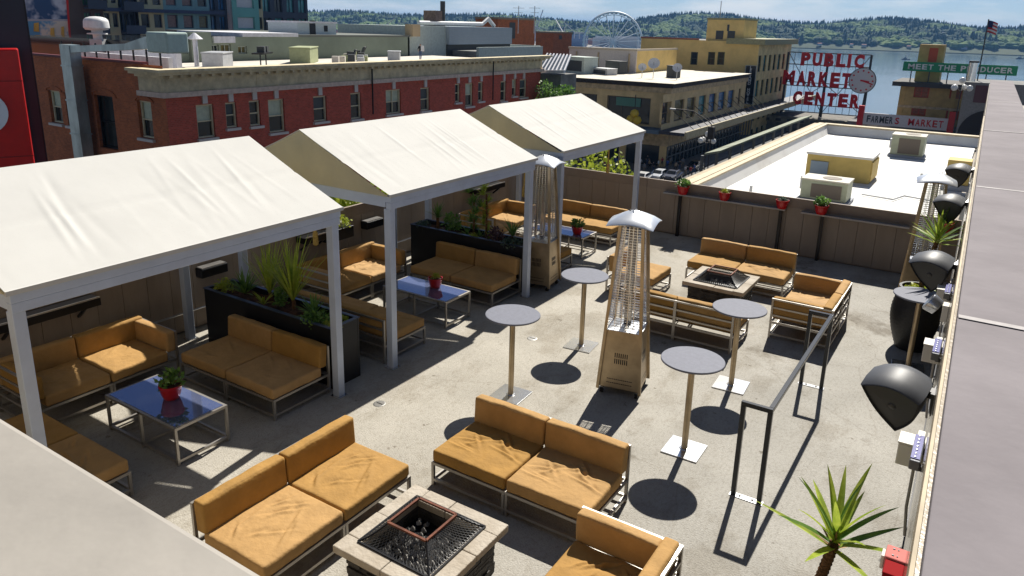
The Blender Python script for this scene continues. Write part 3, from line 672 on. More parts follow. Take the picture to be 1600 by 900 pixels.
# ------------------------------------------------------------------ yuccas in black urns along the wall
urn_m = mat('urn_black_glaze', (.012,.012,.013), .5, var=.3, vscale=20, bump=.3, bscale=30)
def urn_yucca(loc, label_u, label_y, seed, zc, lean, n=26, Lf=.52, sc=1.0):
    u = thing('urn', label_u, 'urn', loc, 0, 'black ribbed urns'); pr = []
    for i in range(34):
        f = i/33; r = .17+.155*math.sin(math.pi*(.08+.74*f)**1.15)+(.008 if i % 2 else 0); pr.append((r, .86*f))
    MB().lathe(pr+[(.25,.88),(.27,.90),(.27,.93),(.235,.93),(.22,.86),(.001,.85)], 36).build('body', urn_m, u, autos=60)
    MB().lathe([(.001,.84),(.21,.865),(.1,.88),(.001,.885)], 16).build('soil', soil, u)
    g = random.Random(seed); m = MB(); bush(m, (0,0,.88), .2, .07, 150, .06, g); m.build('groundcover', leaf_l, u)
    t = thing('yucca', label_y, 'yucca', (loc[0], loc[1], .86), 0, 'yuccas in urns'); h = zc-.86
    tr = MB(); pts = [(lean[0]*f**1.3, lean[1]*f**1.3, h*f) for f in (0,.2,.4,.6,.8,1)]; k = 0
    pp = []; rr = []
    for i in range(40):
        f = i/39; pp.append((lean[0]*f**1.3, lean[1]*f**1.3, h*f)); rr.append(.034-.006*f+(.005 if i % 2 else 0))
    tr.tube(pp, rr, 10).build('trunk', bark, t)
    c = Vector((lean[0], lean[1], h))
    for i in range(n):
        a = i*2.399+g.uniform(-.2,.2); el = 1.45-1.22*(i/(n-1))**.9+g.uniform(-.1,.1); L0 = Lf*g.uniform(.8, 1.08); wd = .031*g.uniform(.85,1.1); hd = Vector((math.cos(a), math.sin(a), 0)); sd = Vector((-hd.y, hd.x, 0))
        m = MB(); p = c+Vector((0,0,.03-.09*i/n)); e = el; vs = []; S = 7
        for s in range(S+1):
            f = s/S; wv = wd*(1-f)**.45*(.55+.9*f*(1-f)*2) if s < S else .001
            up = (Vector((0,0,1))*math.cos(e)-hd*math.sin(e))
            vs += [p-sd*wv+up*wv*.45, p, p+sd*wv+up*wv*.45]
            p = p+(hd*math.cos(e)+Vector((0,0,1))*math.sin(e))*(L0/S); e -= .30/S*(1 if el > .4 else .4)
        fs = []
        for s in range(S): q = s*3; fs += [(q,q+1,q+4,q+3), (q+1,q+2,q+5,q+4)]
        m.add(vs, fs).build('leaf', leaf_y if i % 4 else leaf_g, t)
    m = MB(); leaf_tuft(m, c-Vector((0,0,.05)), 8, .2, .014, -1.2, g, .3); m.build('dry_leaves', mat('dry_leaf', (.30,.19,.08), .8), t)
    return t
urn_yucca((-.47, 4.30, 0), 'black urn of the yucca at the bottom right', 'large spiky yucca at the bottom right corner of the deck', 5, 1.43, (.08, .05), 19, .50)
urn_yucca((-.50, 11.72, 0), 'black ribbed urn behind the bar table by the right wall', 'spiky yucca in the black urn near the back right heater', 6, 1.62, (.10, .10), 28, .50)
# ------------------------------------------------------------------ handrail
hr = thing('handrail', 'black square steel handrail frame standing on the open deck', 'handrail', (-1.43, 8.09, 0)); b = .045; ZT = 1.02
for y in (-1.46, 1.46):
    for x in (-.125, .125): MB().box(x-b/2, x+b/2, y-b/2, y+b/2, .009, ZT-b).build('post', rail_m, hr, bevel=.003)
    MB().box(-.125-b/2, .125+b/2, y-b/2, y+b/2, ZT-b+.001, ZT).build('end_bar', rail_m, hr, bevel=.003)
    f = MB().box(-.16, .16, y-.035, y+.035, 0, .008).build('foot_plate', chrome, hr)
    for x in (-.06, .06): MB().lathe([(.011,.008),(.011,.018),(.0,.02)], 6, (x, y, 0)).build('bolt', black_m, f)
MB().box(.125-b/2, .125+b/2, -1.46+b/2+.001, 1.46-b/2-.001, ZT-b+.0015, ZT+.0005).build('top_rail', rail_m, hr, bevel=.003)
# ------------------------------------------------------------------ loudspeakers, lights and boxes on the right wall
def speaker(label, y, z, sc=1.0, yaw=-14):
    t = thing('loudspeaker', label, 'loudspeaker', (wx(y)-.02, y, z), R(yaw), 'wall loudspeakers'); t.scale = (sc,)*3; t.rotation_euler.x = R(20)
    # rounded triangular cabinet seen along its axis; local -Y is the grille
    pr = []
    corners = [(-.44, .05), (-.16, -.25), (-.02, .12)]; corners = [(-.46, .10), (-.20, -.26), (-.03, .10)]
    def arc(p, q, bul):
        p = Vector(p).to_3d(); q = Vector(q).to_3d(); d = q-p; nrm = Vector((d.y, -d.x, 0)).normalized(); return [p+d*f+nrm*bul*math.sin(math.pi*f) for f in [i/9 for i in range(9)]]
    for i in range(3): pr += arc(corners[i], corners[(i+1) % 3], (.03, .04, .07)[i])
    n = len(pr); cx = sum(p.x for p in pr)/n; cz = sum(p.y for p in pr)/n
    def ring(s, y): return [(cx+(p.x-cx)*s, y, cz+(p.y-cz)*s) for p in pr]
    m = MB(); rows = [ring(.96,-.16), ring(1,-.15), ring(1.02,-.04), ring(.98,.08), ring(.8,.17), ring(.45,.21)]; vs = [v for r_ in rows for v in r_]; fs = []
    for j in range(len(rows)-1):
        for i in range(n): fs.append((j*n+i, (j+1)*n+i, (j+1)*n+(i+1)%n, j*n+(i+1)%n))
    fs.append(tuple((len(rows)-1)*n+i for i in range(n))); m.add(vs, fs).build('cabinet', spk_t, t, autos=40)
    m = MB(); rr = [ring(.955,-.1605), ring(.90,-.145), ring(.3,-.15)]; vs = [v for r_ in rr for v in r_]; fs = []
    for j in range(2):
        for i in range(n): fs.append((j*n+i, (j+1)*n+i, (j+1)*n+(i+1)%n, j*n+(i+1)%n))
    fs.append(tuple(2*n+i for i in range(n))); m.add(vs, fs).build('grille', spk, t)
    MB().lathe([(.001,0),(.03,.0),(.022,.008),(.001,.012)], 14).build('badge', mat('badge_black', (.03,.03,.032), .4), t).matrix_local = Matrix.Translation((cx, -.151, cz)) @ Matrix.Rotation(R(90), 4, 'X')
    MB().bar((-.1, .04, .06), (.03, .04, .06), .05, .07).box(.0, .035, -.05, .12, -.08, .14).build('bracket', black_m, t)
    return t
speaker('large black loudspeaker nearest the viewer on the right wall', 5.08, 2.15, .86)
speaker('black loudspeaker on the right wall above the round table by the urn', 8.45, 2.12, .86)
speaker('black loudspeaker on the right wall level with the back fence', 11.9, 2.12, .86)
speaker('farthest black loudspeaker on the right wall above the white roof', 14.8, 2.15, .86)
cable_m = mat('grey_cable', (.35,.34,.33), .6)
def led_bar(label, y, z):
    t = thing('light_bar', label, 'light fixture', (wx(y)-.02, y, z), 0, 'slim light bars')
    MB().box(-.06, -.005, -.17, .17, -.04, .02).build('housing', mat('grey_housing', (.12,.125,.14), .4, .5), t, bevel=.006)
    led = mat('blue_diode_strip', (.008,.01,.20), .4)
    s = MB().box(-.058, -.012, -.15, .15, .021, .026).build('lens', led, t)
    for k in range(7): MB().lathe([(.008,.0262),(.005,.031),(.0,.032)], 8, (-.036, -.135+k*.045, 0)).build('diode', mat('diode_dome', (.75,.78,.9), .2), s)
    MB().box(-.05, -.01, +.171, .27, -.06, .0).build('end_block', white_box, t, bevel=.004)
    MB().bar((-.03, -.1, -.05), (.012, -.1, -.05), .03).bar((-.03, .1, -.05), (.012, .1, -.05), .03).build('bracket', black_m, t)
    return t
led_bar('slim bar of blue diodes below the nearest loudspeaker', 4.50, 2.10)
led_bar('slim bar of blue diodes on the wall beside the urn', 6.23, 2.10)
led_bar('slim bar of blue diodes under the second loudspeaker', 8.10, 2.02)
def jbox(label, y, z, d=.1):
    t = thing('junction_box', label, 'junction box', (wx(y)-.015, y, z), 0, 'white wall boxes'); MB().box(-d, -.004, -.07, .07, -.09, .05).build('body', white_box, t, bevel=.006)
    MB().box(-d-.004, -.002, -.075, .075, .051, .062).build('lid', white_box, t, bevel=.003); MB().tube([(-.04,.0,-.09),(-.04,.02,-.4),(-.02,.02,-.6)], .009, 6).build('conduit', cable_m, t); return t
jbox('white junction box just below the nearest loudspeaker', 4.66, 2.02, .14); jbox('white junction box on the wall by the urn', 6.45, 2.0, .13); jbox('white junction box under the second loudspeaker', 8.2, 1.95, .13)
sl_ = thing('spotlight', 'small round spotlight on the wall beside the bar table by the urn', 'spotlight', (wx(7.3)-.02, 7.3, 2.08))
MB().lathe([(.03,0),(.075,.01),(.085,.09),(.08,.10),(.001,.085)], 20).build('head', mat('spot_steel', (.45,.47,.52), .2, .8), sl_, autos=40).matrix_local = Matrix.Translation((-.08, 0, 0)) @ Matrix.Rotation(R(-60), 4, 'Y')
MB().box(-.05, .0, -.06, .06, -.1, .05).build('mount', white_box, sl_, bevel=.005)
ob = thing('outlet_box', 'pink and red outlet box on the wall at the bottom right', 'outlet box', (wx(3.36)-.015, 3.38, 2.10), 0)
pk = mat('pink_plastic', (.60,.20,.18), .8, spec=.1, var=.08); rd = mat('dark_red_plastic', (.26,.01,.012), .8, spec=.1)
MB().box(-.085, .0, -.055, .045, -.05, .05).build('cover', pk, ob, bevel=.006); MB().box(-.08, -.002, -.16, -.056, -.05, .04).build('lower_box', rd, ob, bevel=.004)
m = MB()
for y in (.02, -.03):
    m.box(-.06, -.05, y-.004, y+.004, .0501, .053); m.box(-.04, -.034, y-.004, y+.004, .0501, .053)
m.build('socket_slot', black_m, ob); MB().box(-.1, -.086, -.03, .03, -.04, .03).build('hinge', white_box, ob, bevel=.004)
# fixtures on the board fence behind the cabanas
def wall_heater(label, y, z, L0=.5, h=.14):
    t = thing('wall_shelf_heater', label, 'wall fixture', (-9.31, y, z), 0, 'black fixtures on the cabana fence')
    MB().box(0, .16, -L0/2, L0/2, -h/2, h/2).build('housing', black_m, t, bevel=.015); MB().box(.01, .15, -L0/2+.02, L0/2-.02, h/2+.001, h/2+.012).build('top_plate', steel, t); MB().box(-.03, -.001, -.05, .05, -.04, .04).build('bracket', black_m, t); return t
def wall_shelf(label, y, z, L0):
    t = thing('wall_shelf', label, 'shelf', (-9.33, y, z), 0, 'black shelves on the cabana fence'); MB().box(0, .24, -L0/2, L0/2, -.05, .05).build('board', black_m, t, bevel=.006); MB().box(.225, .24, -L0/2+.01, L0/2-.01, .051, .07).build('lip', steel, t)
    for yy in (-L0*.35, L0*.35): MB().bar((.02, yy, -.2), (.2, yy, -.052), .03).build('bracket', black_m, t)
    return t
def tv(label, y, z, L0):
    t = thing('television', label, 'television', (-9.25, y, z), 0, 'dark screens under the cabana roofs'); MB().box(0, .07, -L0/2, L0/2, -.3, .3).build('casing', black_m, t, bevel=.01)
    MB().box(.071, .074, -L0/2+.03, L0/2-.03, -.27, .27).build('screen', mat('screen_off', (.01,.01,.012), .1), t); MB().box(-.12, -.001, -.06, .06, -.1, .1).build('bracket', black_m, t); return t
for k in range(3):
    wall_shelf(f'long black shelf on the board fence in the {cy3[k]} cabana', (4.05, 8.3, 13.4)[k], .92, (1.25, .5, 1.1)[k])
    if k < 2: wall_heater(f'black box with a steel top on the fence {("beside the nearest planter","behind the sofa in the middle cabana")[k]}', (6.38, 9.75)[k], .86, .44)
hb = thing('flower_box', 'small box of white flowers on the fence behind the nearest cabana', 'flower box', (-9.30, 8.85, .97), 0)
MB().box(0, .2, -.3, .3, -.2, 0).build('box', planter_m, hb, bevel=.008); g = random.Random(8); m = MB(); bush(m, (.1,.1,.0), .17, .2, 200, .06, g); m.build('foliage', leaf_l, hb)
m = MB(); bush(m, (.1,-.1,.05), .15, .16, 120, .05, g); m.build('flowers', mat('white_petals', (.8,.8,.76), .6), hb)
pipe = MB().tube([(-9.26, 1.2, .33), (-9.26, 15.0, .33)], .014, 8).build('pipe', steel, label='thin steel pipe running low along the board fence', cat='pipe')
tie_m = mat('straw_tassel', (.45,.30,.08), .8, var=.3, vscale=30)
for k in range(3):
    t = thing('rope_tassel', f'straw coloured rope tassel hanging {("from the near gable beam of the middle cabana", "by the first post of the farthest cabana", "at the far end of the farthest cabana")[k]}', 'tassel', ((-7.6, 6.9, 0), (-6.95, 11.3, 0), (-6.8, 14.45, 0))[k], 0, 'tassels hanging in the cabanas')
    MB().tube([(0,0,2.18),(0,0,1.75),(0,0,1.62)], [.012,.014,.02], 8).build('rope', tie_m, t); MB().lathe([(.018,1.62),(.035,1.58),(.04,1.42),(.02,1.40)], 10).build('knot', tie_m, t)

for i, (x, y) in enumerate(((-5.15, 8.72), (-5.62, 5.98))):
    t = thing('floor_drain', ('small round floor drain left of the patio heater', 'small round floor drain near the first cabana post')[i], 'drain', (x, y, 0), 0, 'floor drains'); MB().lathe([(.075,.0),(.075,.004),(.062,.006),(.001,.006)], 20).build('ring', steel, t)
    MB().box(-.045, .045, -.006, .006, .0062, .008).build('slot', black_m, t)
# ------------------------------------------------------------------ ground, water, far shore
ZS, ZW = -18.0, -35.0
asphalt = mat('asphalt', (.10,.098,.095), .85, var=.3, vscale=1.2, bump=.3)
pave = mat('pavement', (.22,.20,.18), .85, var=.2, vscale=2)
g0 = MB(); g0.box(-420, 260, -120, 214, ZW-1, ZS); go = g0.build('ground', asphalt); go['kind'] = 'structure'
for nm, bx in (('pavement', (-13.6, -9.9, -20, 190)), ('pavement', (-45.5, -40.5, 100, 190)), ('pavement', (-43.9, -41, 0, 80))):
    o = MB().box(bx[0], bx[1], bx[2], bx[3], ZS-.2, ZS+.13).build(nm, pave); o['kind'] = 'structure'
def water_material():
    m = mat('sea_water', (.035,.085,.12), .12, spec=.6, ior=1.33); n = m.node_tree.nodes; l = m.node_tree.links.new; b = n['Principled BSDF']
    g = n.new('ShaderNodeNewGeometry'); prev = None
    for sc, st, ds in ((.05, .12, 2), (.012, .15, 6)):
        mp = n.new('ShaderNodeMapping'); mp.inputs['Scale'].default_value = (1, .35, 1); l(g.outputs['Position'], mp.inputs[0])
        t = n.new('ShaderNodeTexNoise'); t.inputs['Scale'].default_value = sc; t.inputs['Detail'].default_value = 5; l(mp.outputs[0], t.inputs['Vector'])
        bp = n.new('ShaderNodeBump'); bp.inputs['Strength'].default_value = st; bp.inputs['Distance'].default_value = ds; l(t.outputs[0], bp.inputs['Height'])
        if prev: l(prev, bp.inputs['Normal'])
        prev = bp.outputs[0]
    l(prev, b.inputs['Normal']); return m
wm = MB(); wm.quad((-9000,200,ZW),(9000,200,ZW),(9000,14000,ZW),(-9000,14000,ZW)); wo = wm.build('water', water_material()); wo['kind'] = 'structure'
# wooded hills: ridge heights read off along the view, laid out as a terrain strip across the bay
ridge = [(-800,18),(-200,18),(200,16),(420,10),(500,9),(560,13),(640,15),(720,13),(800,11),(900,9),(960,11),(1000,15),(1060,19),(1120,20),(1220,19),(1300,17),(1400,18),(1480,17),(1560,15),(1640,14),(2000,16),(2600,12)]
def lerp(tb, x):
    for (a, va), (b, vb) in zip(tb, tb[1:]):
        if a <= x <= b: return va+(vb-va)*(x-a)/(b-a)
    return tb[0][1] if x < tb[0][0] else tb[-1][1]
D0, D1 = 2190., 3000.
def dirpx(px):
    d = ray(px, 40+.0257*(px-800)); return Vector((d.x, d.y, 0)).normalized()
hill_z = {}
def hz(px, f):
    top = H+(lerp(ridge, px)-2.5)/F*D1*1.04
    prof = min(1, f*1.0)**.62*(.86+.14*math.sin(px*.021+f*4))
    nn = noise.noise(Vector((px*.012, f*2.6, 1.7)))*.10*min(1, f*3)*(1-f*.6)
    return ZW+1.5+(top-ZW-1.5)*max(0, min(1, prof+nn))
hm = MB(); NP, NF = 170, 22; vs = []; fs = []
pxs = [-800+3400*i/NP for i in range(NP+1)]
for j in range(NF+1):
    f = j/NF; D = D0+(D1-D0)*f
    for px in pxs: d = dirpx(px)*D; vs.append((d.x, d.y, hz(px, f)))
for j in range(NF):
    for i in range(NP): k = j*(NP+1)+i; fs.append((k, k+1, k+NP+2, k+NP+1))
b0 = len(vs)
for i, px in enumerate(pxs): d = dirpx(px)*(D1+400); vs.append((d.x, d.y, ZW))
for i in range(NP): fs.append((NF*(NP+1)+i, NF*(NP+1)+i+1, b0+i+1, b0+i))
hillm = mat('hill_ground', (.03,.05,.022), .95, col2=(.06,.08,.035), vscale=.01)
ho = hm.add(vs, fs).build('hills', hillm, smooth=True); ho['kind'] = 'structure'
wood_a = mat('far_conifers', (.022,.05,.022), .95); wood_b = mat('far_broadleaf', (.06,.115,.028), .95); wood_c = mat('far_bright_trees', (.10,.16,.03), .95)
g = random.Random(21); fm = MB()
def blob(c, r, h, kind):
    n = 6; x, y, z = c
    if kind == 0: prof = [(r, 0), (r*.75, h*.35), (r*.35, h*.7), (.01, h)]
    else: prof = [(r*.6, 0), (r, h*.35), (r*.8, h*.72), (r*.2, h)]
    vs = []; a0 = g.uniform(0, 6)
    for (q, zz) in prof:
        for k in range(n): a = a0+k*6.283/n; w_ = q*g.uniform(.75, 1.2); vs.append((x+w_*math.cos(a), y+w_*math.sin(a), z+zz))
    fs = []
    for j in range(3):
        for k in range(n): fs.append((j*n+k, j*n+(k+1)%n, (j+1)*n+(k+1)%n, (j+1)*n+k))
    fs.append(tuple(3*n+k for k in range(n))); fm.add(vs, fs)
for i in range(15000):
    px = g.uniform(380, 1720); f = g.random()**.8
    if i < 2600: f = g.uniform(.9, 1.0)
    d = dirpx(px)*(D0+(D1-D0)*f); z_ = hz(px, f); nn = noise.noise(Vector((px*.018, f*5.0, 4.2)))+.35*noise.noise(Vector((px*.07, f*16, 9.)))
    if f < .05: continue
    if nn < .02 or f > .93: kd = 0
    elif nn < .22: kd = 1
    else: kd = 2
    fm.cm = kd
    con = kd == 0 and g.random() < (.75 if f > .9 else .4)
    blob((d.x, d.y, z_-2), g.uniform(5, 9) if con else g.uniform(9, 17), g.uniform(14, 30) if con else g.uniform(9, 19), 0 if con else 1)
fo = fm.build('forest', [wood_a, wood_b, wood_c]); fo['kind'] = 'stuff'; tag(fo, 'dark wooded hillside along the far shore of the bay', 'forest')
# small houses among the trees and along the far shore
def hut_mesh(wall, roof, w, d, h, rh):
    m = MB(); m.box(-w/2, w/2, -d/2, d/2, 0, h); m.cm = 1
    m.add([(-w/2-.4,-d/2-.4,h),(w/2+.4,-d/2-.4,h),(w/2+.4,d/2+.4,h),(-w/2-.4,d/2+.4,h),(-w/2,0,h+rh),(w/2,0,h+rh)], [(0,1,5,4),(2,3,4,5),(1,2,5),(3,0,4),(3,2,1,0)])
    return m
hutw = [mat('far_house_white', (.62,.60,.57), .8), mat('far_house_tan', (.42,.36,.29), .8), mat('far_house_grey', (.36,.38,.42), .8)]
hutr = [mat('far_roof_grey', (.16,.16,.17), .8), mat('far_roof_red', (.27,.10,.07), .8)]
hmesh = []
for k in range(6): hmesh.append((hut_mesh(0, 0, 13+3*(k % 3), 10, 6+2*(k % 2), 3.5)).mesh('far_house', [hutw[k % 3], hutr[k % 2]]))
for i in range(70):
    px = g.uniform(1240, 1595) if i < 48 else g.uniform(505, 660); f = g.uniform(.02, .1) if i % 2 else g.uniform(.35, .92); d = dirpx(px)*(D0+(D1-D0)*f)
    o = link('far_house', hmesh[i % 6], None, label=('small pale house on the wooded far shore above the water' if i < 48 else 'small pale house on the distant hillside left of the wheel'), cat='house', group=('far shore houses' if i < 48 else 'hillside houses')); o.scale = (.62,)*3; o.location = (d.x, d.y, hz(px, f)+(3 if f > .2 else 0)); o.rotation_euler.z = g.uniform(-.8, .8)
# low harbour sheds behind the big wheel
shm = [MB().box(-22, 22, -10, 10, 0, 11).box(-22.5, 22.5, -1, 1, 11.01, 13).mesh('harbour_shed', mat(nm, c, .8)) for nm, c in (('shed_white', (.6,.6,.6)), ('shed_blue', (.16,.22,.36)), ('shed_rust', (.35,.15,.12)), ('shed_grey', (.3,.31,.34)))]
hl = MB(); vs = []
for px in (380, 1010):
    for D in (1500, 2240): d = dirpx(px)*D; vs.append((d.x, d.y, ZW+2))
hl.add([vs[0], vs[2], vs[3], vs[1]], [(0,1,2,3)]); q = hl.build('harbour_ground', pave); q['kind'] = 'structure'
for i in range(44):
    px = 505+g.random()*490; D = g.uniform(1530, 2150); d = dirpx(px)*D
    o = link('harbour_shed', shm[i % 4], None, label='long low harbour shed on the flat shore beyond the rooftops', cat='shed', group='harbour sheds'); o.location = (d.x, d.y, ZW+2); o.rotation_euler.z = g.uniform(-.6, .2); o.scale = (g.uniform(.5,1.3), 1, g.uniform(.7, 1.9))
crane_m = mat('crane_paint', (.50,.50,.52), .6)
for i, px in enumerate((592, 838, 882, 902)):
    d = dirpx(px)*1700; t = thing('harbour_crane', ('pale harbour crane above the rooftops at left', 'harbour crane beside the brick penthouse', 'harbour crane left of the big wheel', 'harbour crane closest to the big wheel')[i], 'crane', (d.x, d.y, ZW+2), .7+i, 'harbour cranes'); s = (.8, 1.25, .9, .9)[i]
    m = MB()
    for x in (-7, 7):
        for y in (-5, 5): m.bar((x, y, 0), (x*.7, y, 28*s), 1.3)
    m.build('tower', crane_m, t); MB().bar((-14, 0, 28.6*s), (6, 0, 28.8*s), 2.4).build('girder', crane_m, t); MB().bar((5, 0, 29*s), (34, 0, 58*s), 1.5).build('boom', crane_m, t); MB().bar((0, 0, 29*s), (0, 0, 42*s), 1.2).build('mast', crane_m, t)
# boats
def boat(label, px, py, s):
    p = onz(px, py, ZW+.02); t = thing('boat', label, 'boat', (p.x, p.y, ZW), .25, 'boats on the bay'); m = MB()
    hl_ = [(-9,-2.4),(5,-2.4),(10,0),(5,2.4),(-9,2.4)]; m.prism(hl_, -.4, 2.0).build('hull', mat('boat_hull', (.03,.04,.07), .5), t); MB().box(-5, 2, -1.7, 1.7, 2.001, 4.8).build('cabin', mat('boat_cabin', (.30,.32,.36), .5), t); MB().box(-2, .8, -1.2, 1.2, 4.801, 7).build('bridge', mat('boat_cabin', (.3,.32,.36)), t); MB().tube([(-1,0,7),(-1,0,10.5)], .25, 6).build('mast', black_m, t); t.scale = (s,)*3
boat('small dark workboat out on the bay left of the green sign', 1415, 93, .72); boat('dark boat at the right edge of the bay', 1594, 92, .8)
# ------------------------------------------------------------------ the big wheel
wd = dirpx(957)*793; wc = ond(957, 66, 793); wheel_m = mat('wheel_white_steel', (.85,.85,.85), .5)
wl = thing('ferris_wheel', 'large white observation wheel on the waterfront', 'ferris wheel', (wc.x, wc.y, ZW), math.atan2(wd.y, wd.x)+R(90)+.15); zc = wc.z-ZW; RW = 29.5
for y in (-1.3, 1.3): MB().tube([(RW*math.cos(a), y, zc+RW*math.sin(a)) for a in [k*6.28319/64 for k in range(65)]], 1.0, 6, cap=False).build('rim', wheel_m, wl)
MB().tube([((RW-2.8)*math.cos(a), 0, zc+(RW-2.8)*math.sin(a)) for a in [k*6.28319/64 for k in range(65)]], .4, 5, cap=False).build('inner_rim', wheel_m, wl)
spk_me = MB().bar((0,0,1.2), (0,1.2,RW), .6).bar((0,0,1.2), (0,-1.2,RW), .6).mesh('spoke', wheel_m); gme = rbox(2.4, 2.2, 2.6, .5, 1, n=3).mesh('gondola', mat('gondola_dark', (.10,.11,.13), .4), True)
for k in range(21):
    o = link('spoke', spk_me, wl); o.location = (0, 0, zc); o.rotation_euler.y = k*6.28319/21
for k in range(42):
    a = k*6.28319/42; o = link('gondola', gme, wl); o.location = ((RW)*math.cos(a), 0, zc+(RW)*math.sin(a)-1.8)
MB().tube([(0,-3,zc),(0,3,zc)], 1.4, 12).build('hub', wheel_m, wl)
for s in (-1, 1): MB().bar((s*13, 4, 0), (0, 2.6, zc), 1.2).bar((s*13, -4, 0), (0, -2.6, zc), 1.2).build('support_leg', wheel_m, wl)
# ------------------------------------------------------------------ brick building across the street
brick = mat('red_brick', (.50,.08,.048), .85, var=.25, vscale=1.2)
def brickify(m, col, mortar, sc):
    n = m.node_tree.nodes; l = m.node_tree.links.new; b = n['Principled BSDF']; g = n.new('ShaderNodeNewGeometry'); sp = n.new('ShaderNodeSeparateXYZ'); l(g.outputs['Position'], sp.inputs[0])
    ad = n.new('ShaderNodeMath'); ad.operation = 'ADD'; l(sp.outputs[0], ad.inputs[0]); l(sp.outputs[1], ad.inputs[1]); cb = n.new('ShaderNodeCombineXYZ'); l(ad.outputs[0], cb.inputs[0]); l(sp.outputs[2], cb.inputs[1])
    t = n.new('ShaderNodeTexBrick'); t.inputs['Scale'].default_value = sc; t.inputs['Color1'].default_value = (*col, 1); t.inputs['Color2'].default_value = (*[c*.55 for c in col], 1); t.inputs['Mortar'].default_value = (*mortar, 1); t.inputs['Mortar Size'].default_value = .022
    l(cb.outputs[0], t.inputs['Vector']); src = b.inputs['Base Color'].links[0].from_socket; mx = n.new('ShaderNodeMix'); mx.data_type = 'RGBA'; mx.inputs[0].default_value = .7; l(src, mx.inputs[6]); l(t.outputs[0], mx.inputs[7]); l(mx.outputs[2], b.inputs['Base Color'])
brickify(brick, (.54,.095,.058), (.34,.17,.12), 2.2)
brick_o = mat('orange_brick', (.42,.11,.035), .85, var=.4, vscale=.9); brickify(brick_o, (.48,.14,.048), (.30,.16,.10), 2.2)
stone_t = mat('tan_terracotta', (.60,.51,.33), .8, var=.2, vscale=1.5, bump=.3); stone_p = mat('pinkish_stone', (.60,.48,.40), .8, var=.15); sash = mat('cream_sash', (.66,.58,.38), .6, var=.1); key_m = mat('pale_keystone', (.60,.56,.52), .8)
roof_w = mat('pale_roof_membrane', (.58,.54,.48), .85, var=.12, vscale=.5); pane_m = mat('dim_glass', (.025,.03,.03), .1, spec=.7); blind_m = mat('window_blind', (.52,.56,.42), .7, var=.1); blind2 = mat('dark_blind', (.07,.08,.08), .5)
XBk, YB0, YB1 = -44., 28.2, 74.3
bb = thing('brick_building', 'long red brick building with tan cornice across the street', 'building', (XBk, YB0, ZS))
# front wall faces +X; u runs along +Y
wl_ = [(308,333,163,216),(353,368,160,200),(390,405,157,197),(420,443,155,207),(490,509,150,190),(548,563,145,186),(603,625,140,178),(657,670,137,173),(711,718,131,160),(727,738,130,166),(747,754,128,158),(782,790,127,158),(800,806,124,150),(812,822,124,152)]
holes = []
for a, b_, c, d in wl_:
    p = onx(a, (c+d)/2, XBk); q = onx(b_, (c+d)/2, XBk); zt = onx((a+b_)/2, c, XBk).z; zb = onx((a+b_)/2, d, XBk).z; holes.append((p.y-YB0, q.y-YB0+.12, zb, zt))
zt_ = -.52
hol2 = holes+[(h[0], h[1], h[2]-3.9, h[3]-3.9) for h in holes]
loc = lambda o: setattr(o, 'matrix_parent_inverse', Matrix.Translation((-XBk, -YB0, -ZS))) or o
loc(facade(MB(), (XBk, YB0, ZS), (0,1,0), YB1-YB0, ZS, zt_, hol2, .28, (1,0,0)).build('front_wall', brick, bb))
for i, h in enumerate(hol2):
    wn = window(bb, (XBk, YB0, ZS), (0,1,0), (1,0,0), *h, .28, sash, pane_m, sill=key_m, fw=.13, mull=1 if i % 14 == 6 else 0, blind=(blind_m if i % 3 == 0 else blind2 if i % 3 == 1 else pane_m)); loc(wn)
    u = YB0+(h[0]+h[1])/2; k = MB().box(XBk-.05, XBk+.12, u-.18, u+.18, h[3]+.06, min(h[3]+.75, zt_-.004) if i < 14 else h[3]+.6).build('keystone', key_m, bb); loc(k)
loc(MB().box(XBk-.4, XBk-.285, YB0+.3, YB1-.3, ZS, zt_).build('inner_wall', blind2, bb))
def band(nm, o, z0, z1, m, wrap=2.6): return loc(MB().box(XBk-.3, XBk+o, YB0-o, YB1+o, z0, z1).box(XBk-wrap, XBk-.301, YB0-o, YB0+.2, z0, z1).build(nm, m, bb))
band('moulding', .32, -.518, -.2, stone_p); band('frieze', .12, -.199, .70, stone_t); band('bed_mould', .35, .701, .86, stone_t); band('cornice', .75, .90, 1.08, stone_t); band('cornice_top', .95, 1.081, 1.26, stone_t)
k = 0; dm = MB().box(0, .3, 0, .22, 0, .17).mesh('dentil', stone_t)
n_d = int((YB1-YB0)/.75)
for i in range(n_d): o = link('dentil', dm, bb); o.location = (XBk+.36, YB0+i*.75, .72); loc(o)
for i in range(int((YB1-YB0)/2.3)): loc(MB().box(XBk+.121, XBk+.135, YB0+i*2.3+.05, YB0+i*2.3+2.2, -.15, .66).build('frieze_panel', stone_t, bb))
loc(MB().box(-59.5, XBk-.3, YB0+.4, YB1, .2, .6).build('roof', roof_w, bb))
for yy in (onx(576, 120, XBk).y, onx(766, 100, XBk).y): loc(MB().tube([(XBk+.4, yy, 1.0), (XBk+.4, yy, -3)], .07, 6).build('downpipe', black_m, bb))
